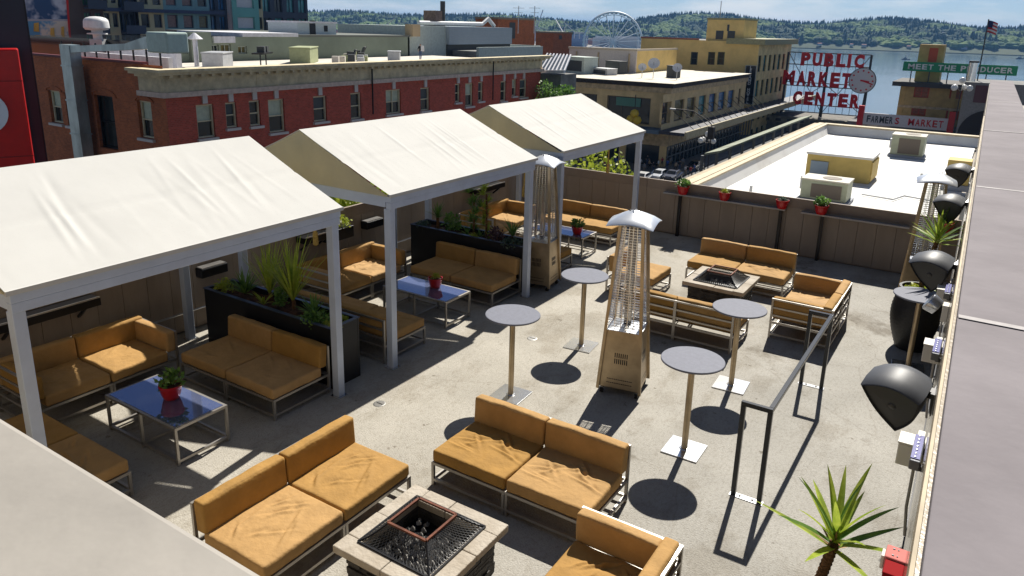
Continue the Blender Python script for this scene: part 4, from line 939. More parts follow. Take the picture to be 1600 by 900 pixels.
# side wall faces -Y, u runs along -X
def side_hole(a, b_, c, d): p = ony(a, (c+d)/2, YB0); q = ony(b_, (c+d)/2, YB0); return (XBk-q.x, XBk-p.x, ony((a+b_)/2, d, YB0).z, ony((a+b_)/2, c, YB0).z)
sh = [side_hole(78,96,142,192), side_hole(152,180,150,232), side_hole(217,238,158,216), side_hole(104,112,146,196)]
zs_ = ony(240, 102, YB0).z
loc(facade(MB(), (XBk, YB0, ZS), (-1,0,0), 60, ZS, zs_, sh, .35, (0,-1,0)).build('side_wall', brick_o, bb))
for i, h in enumerate(sh): loc(window(bb, (XBk, YB0, ZS), (-1,0,0), (0,-1,0), *h, .35, sash if i != 1 else black_m, pane_m, sill=key_m if i != 1 else None, fw=.15, blind=(blind_m, pane_m, blind_m, blind2)[i]))
for h in sh:
    m = MB(); u0, u1 = XBk-h[0], XBk-h[1]; n = 8; r_ = (u0-u1)/2
    for j in range(n):
        a, b2 = math.pi*j/n, math.pi*(j+1)/n; f = lambda a, R_: ((u0+u1)/2+R_*math.cos(a)*1.15, h[3]-.05+R_*math.sin(a)*.38)
        p, q, r2, s2 = f(a, r_), f(b2, r_), f(b2, r_*1.28), f(a, r_*1.28); m.add([(x, yy, zz) for yy in (YB0-.07, YB0+.0) for x, zz in (p, q, r2, s2)], [(3,2,1,0),(4,5,6,7),(0,1,5,4),(1,2,6,5),(2,3,7,6),(3,0,4,7)])
    loc(m.build('arch', brick_o, bb))
loc(MB().box(-104, XBk-2.0, YB0-.12, YB0+.35, zs_+.002, zs_+.16).build('side_coping', mat('dark_red_coping', (.12,.02,.025), .6), bb))
white_p = mat('white_parapet_paint', (.60,.60,.64), .8, var=.1)
loc(MB().box(-59, -50, YB0+5, YB0+5.4, .6, 2.0).box(-58, -47, YB0+2.4, YB0+2.7, .6, 1.75).build('roof_curb', white_p, bb))
m = MB()
for i in range(9): x = -46-i*1.5; m.bar((x, YB0+1.2, 1.2), (x, YB0+1.2, 2.5), .09)
loc(m.build('stanchions', black_m, bb, kind='stuff'))
# galvanised duct climbing the side wall, fan and vents on the roof
galv = mat('galvanised_duct', (.40,.46,.46), .42, .6, var=.25, vscale=1.2, stretch=(1,1,.4)); dct = thing('duct', 'tall galvanised duct rising up the brick side wall to a roof fan', 'duct', (-60, YB0-1, ZS))
def pz(px, py, yy=YB0-.9): return ony(px, py, yy)
loc2 = lambda o: setattr(o, 'matrix_parent_inverse', Matrix.Translation((60, -YB0+1, -ZS))) or o
a = pz(98, 69); b_ = pz(113, 69); loc2(MB().box(a.x, b_.x, YB0-1.15, YB0-.4, ZS, a.z).build('riser', galv, dct)); c = pz(238, 60)
for i in range(5): zz = a.z-1.4-2.3*i; loc2(MB().box(a.x-.06, b_.x+.06, YB0-1.2, YB0-.36, zz-.05, zz+.05).build('flange', galv, dct))
m = MB(); p, q = pz(113, 72), pz(200, 68); p2, q2 = pz(113, 82), pz(200, 78.5); r_ = pz(232, 57); s2 = pz(236, 76); y0, y1 = YB0-1.1, YB0-.45
for y in (y0, y1): m.v += [(p.x+.02,y,p2.z),(p.x+.02,y,p.z),(q.x,y,q.z),(r_.x,y,r_.z),(s2.x,y,s2.z),(q2.x,y,q2.z)]
m.f += [(0,5,2,1),(5,4,3,2),(7,8,11,6),(8,9,10,11),(1,2,8,7),(2,3,9,8),(0,6,11,5),(5,11,10,4),(0,1,7,6),(3,4,10,9)]; m.mi += [0]*10
loc2(m.build('trunk', galv, dct)); e = pz(248, 66); loc2(MB().box(s2.x+.35, s2.x+2.4, y0-.3, y1+.5, s2.z-.2, r_.z+.3).build('fan_housing', mat('pale_green_metal', (.42,.52,.47), .5, .2, var=.1), dct, bevel=.1)); loc2(MB().box(s2.x-.02, s2.x+.349, y0+.1, y1-.1, s2.z, r_.z-.05).build('throat', black_m, dct))
def roofthing(name, label, cat, px, y_, D, fn, rz=R(-52)):
    p = onz(px, y_, .6) if D is None else ond(px, y_, D); t = thing(name, label, cat, (p.x, p.y, p.z), rz); fn(t); return t
def u_(px, D): return px*D/F        # metres spanned by so many photo pixels at a distance
grey_ac = mat('grey_sheet_metal', (.45,.46,.47), .5, .3, var=.1); dark_ac = mat('dark_grille', (.05,.055,.055), .6); green_ac = mat('olive_sheet_metal', (.34,.37,.20), .6, var=.1); paleg = mat('pale_green_panel', (.46,.52,.48), .7, var=.1)
def mush(t):
    t.scale = (.72,)*3; MB().lathe([(.5,0),(.5,.5),(1.1,.55),(1.1,.68),(.6,.74),(.6,1.0),(1.2,1.05),(1.4,1.3),(1.36,1.95),(1.3,2.2),(1.05,2.42),(.6,2.55),(.0,2.6)], 16).build('cowl', mat('white_enamel', (.72,.71,.70), .5, var=.08), t, autos=40); MB().box(-.7, .7, -.7, .7, -1.5, -.01).build('curb', grey_ac, t)
roofthing('roof_ventilator', 'white mushroom shaped ventilator above the brick side wall', 'ventilator', 153, 61, 75, mush)
def vpipe(t): MB().tube([(0,0,-.5),(0,0,2.1)], .19, 12).build('pipe', white_p, t); MB().lathe([(.32,2.1),(.62,2.15),(.1,2.6),(.0,2.62)], 14).build('cap', white_p, t)
roofthing('vent_pipe', 'pale vent pipe with a conical cap on the brick building roof', 'vent pipe', 308, 104, None, vpipe)
def acbox(w, d, h, m1, m2, panels=2):
    def fn(t):
        MB().box(-w/2, w/2, -d/2, d/2, 0, h).build('casing', m1, t, bevel=.03); MB().box(-w/2-.06, w/2+.06, -d/2-.06, d/2+.06, h+.001, h+.1).build('lid', m1, t, bevel=.02)
        for i in range(panels):
            x0 = -w/2+w*(i+.12)/panels; x1 = -w/2+w*(i+.88)/panels; gr = MB().box(x0, x1, -d/2-.03, -d/2-.001, h*.15, h*.8).build('grille', m2, t)
        MB().box(-w/2+.1, w/2-.1, -d/2+.1, d/2-.1, -.6, -.001).build('base', dark_ac, t)
    return fn
roofthing('air_unit', 'pale grey air unit with blue grey louvres at the brick roof corner', 'air unit', 341, 105, None, acbox(2.9, 1.6, 1.1, grey_ac, mat('blue_grey_louvre', (.22,.28,.34), .5), 2))
roofthing('air_unit', 'olive double air unit in the middle of the brick roof', 'air unit', 476, 98, None, acbox(4.6, 1.8, 1.35, green_ac, dark_ac, 2))
roofthing('air_unit', 'small grey air unit near the person on the roof', 'air unit', 616, 95, None, acbox(1.5, 1.2, .9, grey_ac, mat('blue_grey_louvre', (.22,.28,.34)), 1))
roofthing('air_unit', 'tan slatted box behind the olive unit on the roof', 'air unit', 437, 92, None, acbox(2.2, 1.2, 1.6, mat('tan_sheet_metal', (.45,.36,.16), .6, var=.1), dark_ac, 1))
def clutter(t):
    g = random.Random(4)
    for i in range(16):
        x = g.uniform(-6, 6); y = g.uniform(-1.5, 1.5); h = g.uniform(.3, 1.0); MB().box(x-.3*g.random()-.1, x+.35, y-.3, y+.3, 0, h).build('crate', (grey_ac, dark_ac, roof_w, green_ac)[i % 4], t)
    for i in range(6): x = g.uniform(-6, 6); MB().bar((x, 0, 0), (x+g.uniform(-1,1), .5, 1.3), .12).build('pipe', dark_ac, t)
roofthing('roof_clutter', 'jumble of pipes and small boxes on the brick roof', 'roof equipment', 555, 97, None, clutter)
def table_set(t):
    for x in (-1, 1): MB().bar((x, 0, 0), (x, 0, 1.0), .09).build('leg', black_m, t)
    MB().box(-1.6, 1.8, -.5, .5, 1.0, 1.12).build('top', black_m, t); 
    for x in (-.6, .5): MB().box(x-.3, x+.3, -.3, .3, 1.13, 1.6).build('load', dark_ac, t)
roofthing('roof_stand', 'dark metal stand near the left end of the brick roof', 'stand', 412, 103, None, table_set)
# ------------------------------------------------------------------ people
skinc = mat('skin', (.45,.26,.18), .6); hairc = mat('dark_hair', (.02,.015,.012), .7); shoec = mat('dark_shoes', (.02,.02,.02), .6)
def person_mesh(pose, mats):
    """one continuous skinned figure; materials by height"""
    V = {'pel': (0,0,.95,.13), 'wst': (0,0,1.10,.12), 'chs': (0,.01,1.32,.15), 'nck': (0,.0,1.48,.055), 'hd0': (0,-.01,1.58,.085), 'hd1': (0,-.01,1.70,.085)}
    E_ = [('pel','wst'),('wst','chs'),('chs','nck'),('nck','hd0'),('hd0','hd1')]
    for s, n in ((-1,'l'), (1,'r')):
        st = pose*s
        V.update({'sh'+n: (s*.19,0,1.40,.065), 'el'+n: (s*.25,-.12*st+.02,1.14,.05), 'wr'+n: (s*.24,-.30*st-.12,.98,.035), 'ha'+n: (s*.235,-.36*st-.16,.90,.04), 'hp'+n: (s*.09,0,.90,.095), 'kn'+n: (s*.10,.20*st-.03,.50,.065), 'an'+n: (s*.10,.30*st+.05,.09,.045), 'to'+n: (s*.11,.30*st-.12,.035,.035)})
        E_ += [('chs','sh'+n),('sh'+n,'el'+n),('el'+n,'wr'+n),('wr'+n,'ha'+n),('pel','hp'+n),('hp'+n,'kn'+n),('kn'+n,'an'+n),('an'+n,'to'+n)]
    ks = list(V); me = bpy.data.meshes.new('person'); me.from_pydata([V[k][:3] for k in ks], [(ks.index(a), ks.index(b)) for a, b in E_], [])
    o = bpy.data.objects.new('person_tmp', me); COL.objects.link(o); o.modifiers.new('skin', 'SKIN'); 
    for i, k in enumerate(ks): me.skin_vertices[0].data[i].radius = (V[k][3],)*2
    me.skin_vertices[0].data[0].use_root = True; sb = o.modifiers.new('sub', 'SUBSURF'); sb.levels = 1; sb.render_levels = 1
    dg = bpy.context.evaluated_depsgraph_get(); r = bpy.data.meshes.new_from_object(o.evaluated_get(dg)); bpy.data.objects.remove(o)
    r.materials.clear()
    for m in mats: r.materials.append(m)
    for p in r.polygons:
        c = p.center; z_ = c.z; ax = abs(c.x)
        p.material_index = 3 if z_ < .08 else 1 if (z_ < .97 and ax < .2) else 2 if (z_ > 1.47 and not (z_ > 1.64 or (c.y > .02 and z_ > 1.55))) else 4 if z_ > 1.5 else 2 if (ax > .2 and z_ < 1.12) else 0
        p.use_smooth = True
    return r
def cl(n, c): return mat('cloth_'+n, c, .85)
jeans = cl('denim', (.05,.08,.16)); shirts = [cl('black', (.015,.015,.018)), cl('white', (.6,.6,.6)), cl('red', (.35,.03,.03)), cl('blue', (.05,.10,.35)), cl('grey', (.2,.2,.21)), cl('tan', (.38,.28,.17))]; trous = [jeans, cl('khaki', (.25,.19,.12)), shirts[0]]
rp = onz(657, 94, .6); per = thing('person', 'person in black top and jeans standing at the edge of the brick roof', 'person', (rp.x, rp.y, .6), R(60)); link('body', person_mesh(.35, [shirts[0], jeans, skinc, shoec, hairc]), per)
MB().box(-.05, .3, -.35, -.22, .95, 1.5).build('white_bag', cl('white', (.6,.6,.6)), per, bevel=.03)
pm = [person_mesh(p, [shirts[i % 6], trous[i % 3], skinc, shoec, hairc]) for i, p in enumerate((.0, .5, -.5, .8, .2, -.8))]
g = random.Random(12)
crowd = [(903,262),(912,258),(944,262),(962,258),(1006,268),(1014,262),(1020,266),(1028,262),(1034,258),(1042,262),(1047,258),(1055,266),(1061,264),(1070,271),(1078,272),(1084,268),(1066,259),(1030,254),(1011,255),(1000,260)]
names = ['black', 'white', 'red', 'blue', 'grey', 'tan']; seen = {}
for i, (px, py) in enumerate(crowd):
    p = onz(px, py+4, ZS); k = i % 6
    o = link('person', pm[k], None, label=f'pedestrian in {names[k]} top among the crowd on the market street', cat='person', group=f'pedestrians in {names[k]} tops'); o.location = (p.x, p.y, ZS+(.0 if -40.5 < p.x < -13.6 else .13)); o.rotation_euler.z = g.uniform(0, 6)
# ------------------------------------------------------------------ parked cars
def car(label, loc, rz, paint):
    t = thing('car', label, 'car', loc, rz, 'cars on the market street'); pc = mat('paint_'+paint[0], paint[1], .3, .2, coat=.6); Wc = .88
    prof = [(-2.2,.35),(-2.22,.75),(-1.75,.92),(-1.25,.97),(-.6,1.42),(.9,1.46),(1.65,1.0),(2.15,.92),(2.2,.4)]
    m = MB(); n = len(prof); vs = []
    for s in (-1, 1):
        for x, z_ in prof: vs.append((x, s*(Wc if z_ < 1.0 else Wc-.16), z_))
    fs = [tuple(range(n-1,-1,-1)), tuple(range(n, 2*n))]+[(i, (i+1) % n, n+(i+1) % n, n+i) for i in range(n)]; m.add(vs, fs).build('body', pc, t, bevel=.06)
    gl = mat('car_glass', (.01,.012,.016), .05)
    MB().add([(-1.2,-.66,1.0),(-1.2,.66,1.0),(-.64,.6,1.41),(-.64,-.6,1.41)], [(0,1,2,3)]).build('windscreen', gl, t).location = (-.03, 0, .02)
    MB().add([(1.6,-.66,1.04),(1.6,.66,1.04),(.95,.6,1.44),(.95,-.6,1.44)], [(3,2,1,0)]).build('rear_window', gl, t).location = (.03, 0, .02)
    for s in (-1, 1):
        MB().add([(-1.0,s*.81,1.02),(1.35,s*.81,1.04),(.85,s*.735,1.4),(-.6,s*.735,1.38)], [(0,1,2,3)] if s < 0 else [(3,2,1,0)]).build('side_window', gl, t).location = (0, s*.035, 0)
        for x in (-1.35, 1.4):
            w_ = MB().tube([(x, s*.72, .33), (x, s*.9, .33)], .33, 18).build('wheel', rubber, t); MB().tube([(x, s*.901, .33), (x, s*.91, .33)], .19, 12).build('rim', chrome, w_)
        MB().box(-2.235, -2.2, s*.65-.15, s*.65+.15, .62, .74).build('headlight', white_box, t); MB().box(2.17, 2.2, s*.65-.15, s*.65+.15, .7, .82).build('tail_light', mat('tail_red', (.4,.01,.01), .3), t)
for lab, px, py, rz, pt in (('pale car with dark windows just above the back fence', 1030, 272, 90, ('silver', (.5,.52,.56))), ('dark blue car next to the pale one beyond the fence', 1052, 273, 90, ('navy', (.02,.03,.07))), ('white car glimpsed behind the last cabana post', 1004, 277, 90, ('white', (.6,.6,.6))), ('black car parked farther up the market street', 1087, 258, 90, ('black', (.02,.02,.022)))):
    p = onz(px, py, ZS+.7); car(lab, (p.x, p.y, ZS), R(rz)+.02, pt)
# ------------------------------------------------------------------ dark tower with a red sign at the left edge
dk = mat('dark_blue_grey_cladding', (.028,.028,.042), .55, var=.12, vscale=.6); red_s = mat('red_sign_panel', (.50,.006,.006), .35, var=.08); white_s = mat('white_sign_disc', (.70,.72,.76), .4)
e0 = ond(56, 120, 30); dr = Vector((e0.x, e0.y, 0)).normalized(); pr_ = Vector((-dr.y, dr.x, 0))       # pr_ points left of the line of sight
dt = site('dark_building', 'dark blue grey building edge at the far left', 'building', (e0.x, e0.y, ZS))
pl = lambda s, d, z_: tuple(Vector((e0.x, e0.y, 0))+pr_*s+dr*d+Vector((0,0,z_)))
def slab(s0, s1, d0, d1, z0, z1): return MB().add([pl(s0,d0,z0),pl(s1,d0,z0),pl(s1,d1,z0),pl(s0,d1,z0),pl(s0,d0,z1),pl(s1,d0,z1),pl(s1,d1,z1),pl(s0,d1,z1)], [(0,1,2,3),(7,6,5,4),(4,5,1,0),(5,6,2,1),(6,7,3,2),(7,4,0,3)])
slab(0, 12, 0, 9, ZS, 16).build('tower', dk, dt)
for i in range(5): slab(.02+i*1.1, .03+i*1.1+.02, -.03, -.001, ZS, 16).build('seam', black_m, dt)
rs = site('red_sign', 'big red wall sign with a white disc at the left edge', 'sign', (e0.x, e0.y, 1.0)); k = 30/F
slab(.38, 6, -1.2, -.04, ZS+6, 3.3).build('cabinet', red_s, rs, bevel=.05)
for zz in (2.3, -.1): slab(.375, 6.01, -1.21, -1.2, zz, zz+.03).build('panel_seam', mat('dark_red_seam', (.22,.003,.003), .5), rs)
m = MB(); n = 28; cz = 1.36; vs = []
for d in (-1.36, -1.21):
    for i in range(n): a = 6.28319*i/n; vs.append(pl(1.54+.66*math.cos(a), d, cz+.66*math.sin(a)))
m.add(vs, [tuple(range(n)), tuple(range(2*n-1, n-1, -1))]+[(i, n+i, n+(i+1) % n, (i+1) % n) for i in range(n)]).build('disc', white_s, rs)
# painted billboard behind it
bp_ = site('billboard', 'blue and white painted billboard with yellow patches at upper left', 'billboard', tuple(ond(72, 60, 95)))
q = [ond(px, py, 95) for px, py in ((36, 62), (106, 62), (106, -70), (36, -70))]; mid = [ond(px, py, 95) for px, py in ((36, 33), (106, 33), (106, 30), (36, 30))]; bk = dr*.6
def quadbox(mb, qs, d):
    o = [Vector(x) for x in qs]; p2 = [x+d for x in o]; return mb.add(o+p2, [(0,1,2,3),(7,6,5,4),(0,4,5,1),(1,5,6,2),(2,6,7,3),(3,7,4,0)])
quadbox(MB(), [q[0], q[1], mid[1], mid[0]], bk).build('lower_panel', mat('mural_lower', (.10,.32,.50), .6, col2=(.70,.66,.52), vscale=.55, lo=.42, hi=.5, vdet=3), bp_)
quadbox(MB(), [mid[3], mid[2], q[2], q[3]], bk).build('upper_panel', mat('mural_upper', (.03,.09,.20), .6, col2=(.52,.60,.66), vscale=.42, lo=.46, hi=.56, vdet=3), bp_)
quadbox(MB(), [mid[0], mid[1], mid[2], mid[3]], bk*1.1).build('rail', grey_ac, bp_)
quadbox(MB(), [ond(px, py, 94.8) for px, py in ((108, 62), (111, 62), (102, -70), (98, -70))], bk).build('red_edge', red_s, bp_)
for j, (px, py, r_) in enumerate(((57, 42, 9), (82, 50, 7), (98, 48, 5))): quadbox(MB(), [ond(px+dx, py+dy, 94.9) for dx, dy in ((-r_*.5, 7), (r_*.5, 8), (r_*.4, -7), (-r_*.45, -6))], bk*.05).build('painted_patch', mat('mural_yellow', (.62,.40,.07), .6, var=.3, vscale=.8), bp_)
# ------------------------------------------------------------------ apartment tower
AX = -110.; ap = site('apartment_tower', 'tall green and beige apartment tower with glazed bays at upper left', 'building', (AX, 78, ZS))
def uy(px, py=20): return onx(px, py, AX).y
cols = {'brown': (.09,.065,.055), 'beige': (.46,.42,.26), 'bluegreen': (.17,.31,.33), 'teal': (.15,.40,.37), 'dark': (.045,.065,.10), 'grey': (.32,.36,.31)}
cm = {k: mat('tower_'+k, v, .7, var=.1, vscale=.3) for k, v in cols.items()}
gcol = {'g': mat('green_glass', (.05,.16,.09), .12, var=.3, vscale=.4), 'k': mat('black_glass', (.02,.025,.03), .1), 'b': mat('blue_glass', (.03,.12,.26), .12, var=.4, vscale=.4), 'r': mat('pink_blind_glass', (.22,.14,.13), .3, var=.2), 'w': mat('white_panel', (.58,.60,.62), .6, var=.05), 'y': mat('amber_glass', (.14,.12,.05), .2, var=.3), 't': mat('teal_glass', (.04,.20,.22), .12, var=.5, vscale=.5)}
FH = 3.35; zf0 = onx(300, 52, AX).z-FH*7
secs = [(104, 126, 'brown', '', 0), (126, 160, 'brown', 'g', 2), (160, 186, 'beige', 'k', 2), (186, 216, 'dark', 'y', 3), (216, 256, 'beige', 'k', 2), (256, 306, 'bluegreen', 'r', 2), (306, 328, 'bluegreen', 'y', 1), (328, 360, 'dark', 'b', 2), (360, 402, 'teal', 'w', 1), (402, 411, 'beige', 'y', 1), (411, 486, 'dark', 't', 4)]
for si, (a, b_, mk, gk, nw) in enumerate(secs):
    y0, y1 = uy(a), uy(b_)-.02; dx = {'dark': -.8, 'teal': .5, 'brown': .3}.get(mk, 0)-.002*si; W_ = y1-y0; holes = []
    for fl in range(12):
        zb = zf0+fl*FH
        for i in range(nw):
            w0 = W_*(i+.18)/nw; w1 = W_*(i+.82)/nw; holes.append((w0, w1, zb+(.35 if mk in ('dark', 'brown') else .8), zb+2.75))
    facade(MB(), (AX+dx, y0, ZS), (0,1,0), W_, ZS, zf0+12*FH, holes, .35, (1,0,0)).build('facade_bay', cm[mk], ap)
    for hI, h in enumerate(holes):
        if zf0+6*FH < h[2] < zf0+9.6*FH:
            window(ap, (AX+dx, y0, ZS), (0,1,0), (1,0,0), *h, .35, cm['dark'] if mk != 'teal' else cm['teal'], gcol[gk] if not (hI % 5 == 3 and gk != 'w') else gcol['k'], rail=False, fw=.12, mull=(1 if mk in ('dark', 'brown') else 0))
    MB().box(AX-14, AX+dx-.36, y0, y1, ZS, zf0+12*FH-.01).build('core', gcol['k'] if gk != 'w' else gcol['w'], ap)
for fl in (8,): MB().box(AX-1, AX+.9, uy(160), uy(345), zf0+fl*FH-.35, zf0+fl*FH+.15).build('floor_band', mat('navy_band', (.03,.05,.11), .5), ap)
for fl in (6, 7, 8, 9):
    for (a, b_) in ((186, 217), (130, 160)):
        bl = MB().box(AX-.5, AX+1.5, uy(a), uy(b_), zf0+fl*FH-.12, zf0+fl*FH+.1).build('balcony', cm['dark'], ap); MB().box(AX+1.42, AX+1.5, uy(a), uy(b_), zf0+fl*FH+.101, zf0+fl*FH+1.1).build('railing', cm['dark'], bl)
MB().box(AX-6, AX+1, uy(486), uy(503), zf0+7*FH, zf0+7*FH+.4).build('roof_canopy', cm['dark'], ap)
# ------------------------------------------------------------------ low grey green block behind the brick roof
GX = -60.; gg = site('grey_green_block', 'low grey green building stretching behind the brick roof', 'building', (GX, 75, ZS)); gm = mat('grey_green_stucco', (.20,.235,.18), .8, var=.12, vscale=.3)
gy = lambda px, py=75: onx(px, py, GX).y
gz = onx(395, 57.5, GX).z; holes = []
wn_ = [(270,286,68,84),(289,293,68,84),(314,326,70,85),(330,342,70,86),(345,361,69,85),(372,386,72,84)]
for a, b_, c, d in wn_: holes.append((gy(a)-gy(225), gy(b_)-gy(225), onx(a, d, GX).z, onx(a, c, GX).z))
facade(MB(), (GX, gy(225), ZS), (0,1,0), gy(640)-gy(225), ZS, gz, holes, .3, (1,0,0)).build('front_wall', gm, gg)
for i, h in enumerate(holes): window(gg, (GX, gy(225), ZS), (0,1,0), (1,0,0), *h, .3, cm['grey'], gcol['k'] if i in (0, 1, 3) else gcol['y'], rail=False, mull=1)
MB().box(GX-20, GX-.32, gy(225), gy(640), ZS, gz-.4).build('core', gcol['k'], gg); MB().box(GX-20, GX, gy(640)-.3, gy(640), ZS, gz-.002).build('end_wall', gm, gg)
for a, b_ in ((262, 292), (333, 366)): MB().box(GX+.01, GX+.25, gy(a), gy(b_), onx(a, 67, GX).z, onx(a, 57, GX).z).build('white_surround', white_p, gg)
MB().box(GX-.3, GX+.4, gy(295), gy(327), onx(310, 99, GX).z, onx(310, 50, GX).z).build('bay', gm, gg); MB().box(GX-10, GX+.1, gy(380), gy(466), gz-.001, gz+.35).build('roof_edge', white_p, gg)
MB().box(GX-22, GX+.05, gy(466)+.01, gy(640), gz, gz+.2).build('coping', mat('dark_coping', (.13,.14,.12), .7), gg)
wb = site('roof_hut', 'white rooftop hut with a dark door behind the brick roof', 'rooftop hut', tuple(onx(495, 63, GX-1.5)))
a, b_ = onx(466, 63, GX-1.5), onx(526, 63, GX-1.5); zt = onx(495, 36.5, GX-1.5).z; MB().box(GX-6, GX-1.5, a.y, b_.y, a.z-1, zt).build('hut_wall', mat('pale_blue_white_siding', (.50,.56,.58), .7, var=.08, stretch=(1,1,6)), wb); MB().box(GX-6.1, GX-1.4, a.y-.1, b_.y+.1, zt+.001, zt+.18).build('roof', white_p, wb); MB().box(GX-1.49, GX-1.45, a.y+1.6, a.y+2.4, a.z, a.z+2).build('door', black_m, wb); MB().box(GX-1.49, GX-1.45, a.y+3.6, a.y+4.1, a.z+.9, a.z+1.5).build('vent', black_m, wb)
# long pale sided penthouse with pipes
sd = mat('grey_blue_siding', (.36,.42,.46), .6, var=.06, stretch=(1,1,8)); GX2 = -61.; lp = site('long_penthouse', 'long pale blue grey sided penthouse with a tall dark flue behind the brick roof', 'rooftop structure', tuple(onx(720, 80, GX2)))
def gx2(px, py): return onx(px, py, GX2)
a, b_, c = gx2(640, 78), gx2(697, 78), gx2(795, 78); zt = gx2(697, 41.5).z; MB().box(GX2-12, GX2, a.y, b_.y, a.z-4, zt).build('left_wall', paleg, lp); MB().box(GX2-12, GX2+.5, b_.y+.01, c.y, a.z+.6, zt+.02).build('siding', sd, lp); MB().box(GX2-12, GX2+.2, b_.y+.02, c.y, a.z-4, a.z+.598).build('base', dark_ac, lp)
for i in range(9): zz = a.z+.9+i*(zt-a.z-1)/9; MB().box(GX2+.501, GX2+.52, b_.y+.05, c.y-.05, zz, zz+.05).build('siding_joint', grey_ac, lp)
p = gx2(720, 42); MB().tube([(GX2-3, p.y, zt), (GX2-3, p.y, gx2(720, 2).z)], .33, 10).build('flue', dark_ac, lp); p = gx2(705, 42); MB().box(GX2-4, GX2-2, p.y-.7, p.y+.7, zt+.03, gx2(705, 17).z).build('chimney', mat('old_brick_stack', (.16,.11,.09), .8, var=.3), lp)
MB().tube([(GX2-2, b_.y-3, zt+.35), (GX2-2, c.y-4, zt+.4), (GX2-2, c.y-2.5, zt+1.2), (GX2-2, c.y-1, zt+.2)], .28, 8).build('pipe', grey_ac, lp); p = gx2(660, 55); MB().box(GX2+.01, GX2+1.2, a.y-.8, a.y+.6, a.z+1.6, a.z+3.0).build('hood', mat('tan_vent', (.45,.34,.2), .6), lp)
def brick_pent(label, px0, px1, py0, py1, X_):
    a, b_ = onx(px0, py1, X_), onx(px1, py1, X_); zt = onx((px0+px1)/2, py0, X_).z; t = site('brick_penthouse', label, 'rooftop structure', (X_, a.y, a.z), 'brick penthouses'); MB().box(X_-5, X_, a.y, b_.y, a.z-3, zt).build('brick_wall', brick_o, t); MB().box(X_-5.1, X_+.12, a.y-.1, b_.y+.1, zt+.001, zt+.35).build('coping', mat('tan_coping', (.25,.20,.14), .8), t)
    MB().box(X_+.01, X_+.06, a.y+(b_.y-a.y)*.3, a.y+(b_.y-a.y)*.45, a.z+1, zt-.5).build('louvre', dark_ac, t)
brick_pent('brick penthouse with twin aerials right of the tall flue', 777, 835, 31, 69, -80.); brick_pent('small low brick penthouse left of the big wheel', 864, 893, 52, 68, -95.)
for i, px in enumerate((810, 835)):
    p = ond(px, 32, 124); t = thing('aerial', ('left one of the two aerials above the brick penthouse', 'right one of the two aerials above the brick penthouse')[i], 'aerial', (p.x, p.y, p.z-2), .4, 'rooftop aerials'); MB().tube([(0,0,0),(0,0,4.2)], .06, 6).build('mast', grey_ac, t); MB().bar((-.9,0,3.9),(.9,0,3.9), .06).bar((-.7,0,3.2),(.7,0,3.2), .06).build('cross_arms', grey_ac, t)
dkroof = mat('grey_roofing', (.20,.20,.19), .9, var=.3, vscale=.6)
fr = site('flat_roofs', 'grey flat roofs and low walls beyond the brick building', 'roof', (-64, 92, ZS)); 
p = onx(845, 76, -60); MB().box(-78, -57, 80, 96, ZS, p.z).build('roof', dkroof, fr); MB().box(-57, -56.6, 80, 96, ZS, p.z+.5).box(-78, -57.01, 95.6, 96, p.z, p.z+.6).build('parapet', paleg, fr)
# glazed skylight
sk = site('skylight', 'sloping glass skylight between the brick and the tan building', 'skylight', tuple(ony(865, 112, 76))); A_, B_, C_, D_ = ony(838, 112, 75), ony(882, 112, 75), ony(892, 87, 79), ony(856, 85, 79)
quadbox(MB(), [A_, B_, C_, D_], Vector((0, .1, -.12))).build('glass', mat('skylight_glass', (.06,.09,.13), .1), sk)
for i in range(8): f = i/7; m = MB().bar(A_.lerp(B_, f)+Vector((0,-.05,.1)), D_.lerp(C_, f)+Vector((0,-.05,.1)), .16).build('glazing_bar', white_p, sk)
MB().box(A_.x-1, B_.x-.6, 75.3, 79, ZS, A_.z-.2).build('base_wall', dkroof, sk); MB().bar(A_, B_, .35).build('gutter', white_p, sk)
# ------------------------------------------------------------------ tan corner building with the dark cornice
tan = mat('tan_stucco', (.66,.49,.25), .8, var=.15, vscale=.5); tan2 = mat('tan_brick_band', (.52,.39,.23), .8, var=.25, vscale=1.5); dkc = mat('dark_cornice', (.035,.028,.024), .7, var=.3); yel = mat('yellow_stucco', (.74,.53,.20), .8, var=.1, vscale=.4)
KS = 1.75; TX, TYY = -45.5, 119.; TX1 = ony(838, 150, TYY).x; TY1 = onx(1166, 130, TX).y; c_ = ony(1037, 131, TYY); zr = c_.z
tb = site('corner_building', 'tan corner building with dark cornice and a row of street windows', 'building', (TX, TYY, ZS))
zw1 = onx(1050, 158, TX).z; zw0 = onx(1050, 191, TX).z; hs = []
for a, b_ in ((275,345),(370,445),(465,530),(555,612),(633,690),(706,762),(778,828),(858,878)): p, q = onx(980+a/5, 170, TX).y-TYY, onx(980+b_/5, 165, TX).y-TYY; hs.append((p, q, zw0, zw1))
facade(MB(), (TX, TYY, ZS), (0,1,0), TY1-TYY, ZS+5.5, zr-1.5, hs, .4, (1,0,0)).build('street_wall', tan, tb)
tanf = mat('brown_frame', (.16,.12,.08), .6)
for i, h in enumerate(hs): window(tb, (TX, TYY, ZS), (0,1,0), (1,0,0), *h, .4, tanf, (gcol['k'], gcol['y'], gcol['y'], gcol['t'], gcol['b'], gcol['b'], gcol['b'], gcol['k'])[i], fw=.14, mull=0)
h2 = []
for a, b_ in ((948, 1016), (880, 932)): p, q = ony(a, 170, TYY).x, ony(b_, 170, TYY).x; h2.append((TX-q, TX-p, ony(980, 192, TYY).z, ony(980, 151, TYY).z))
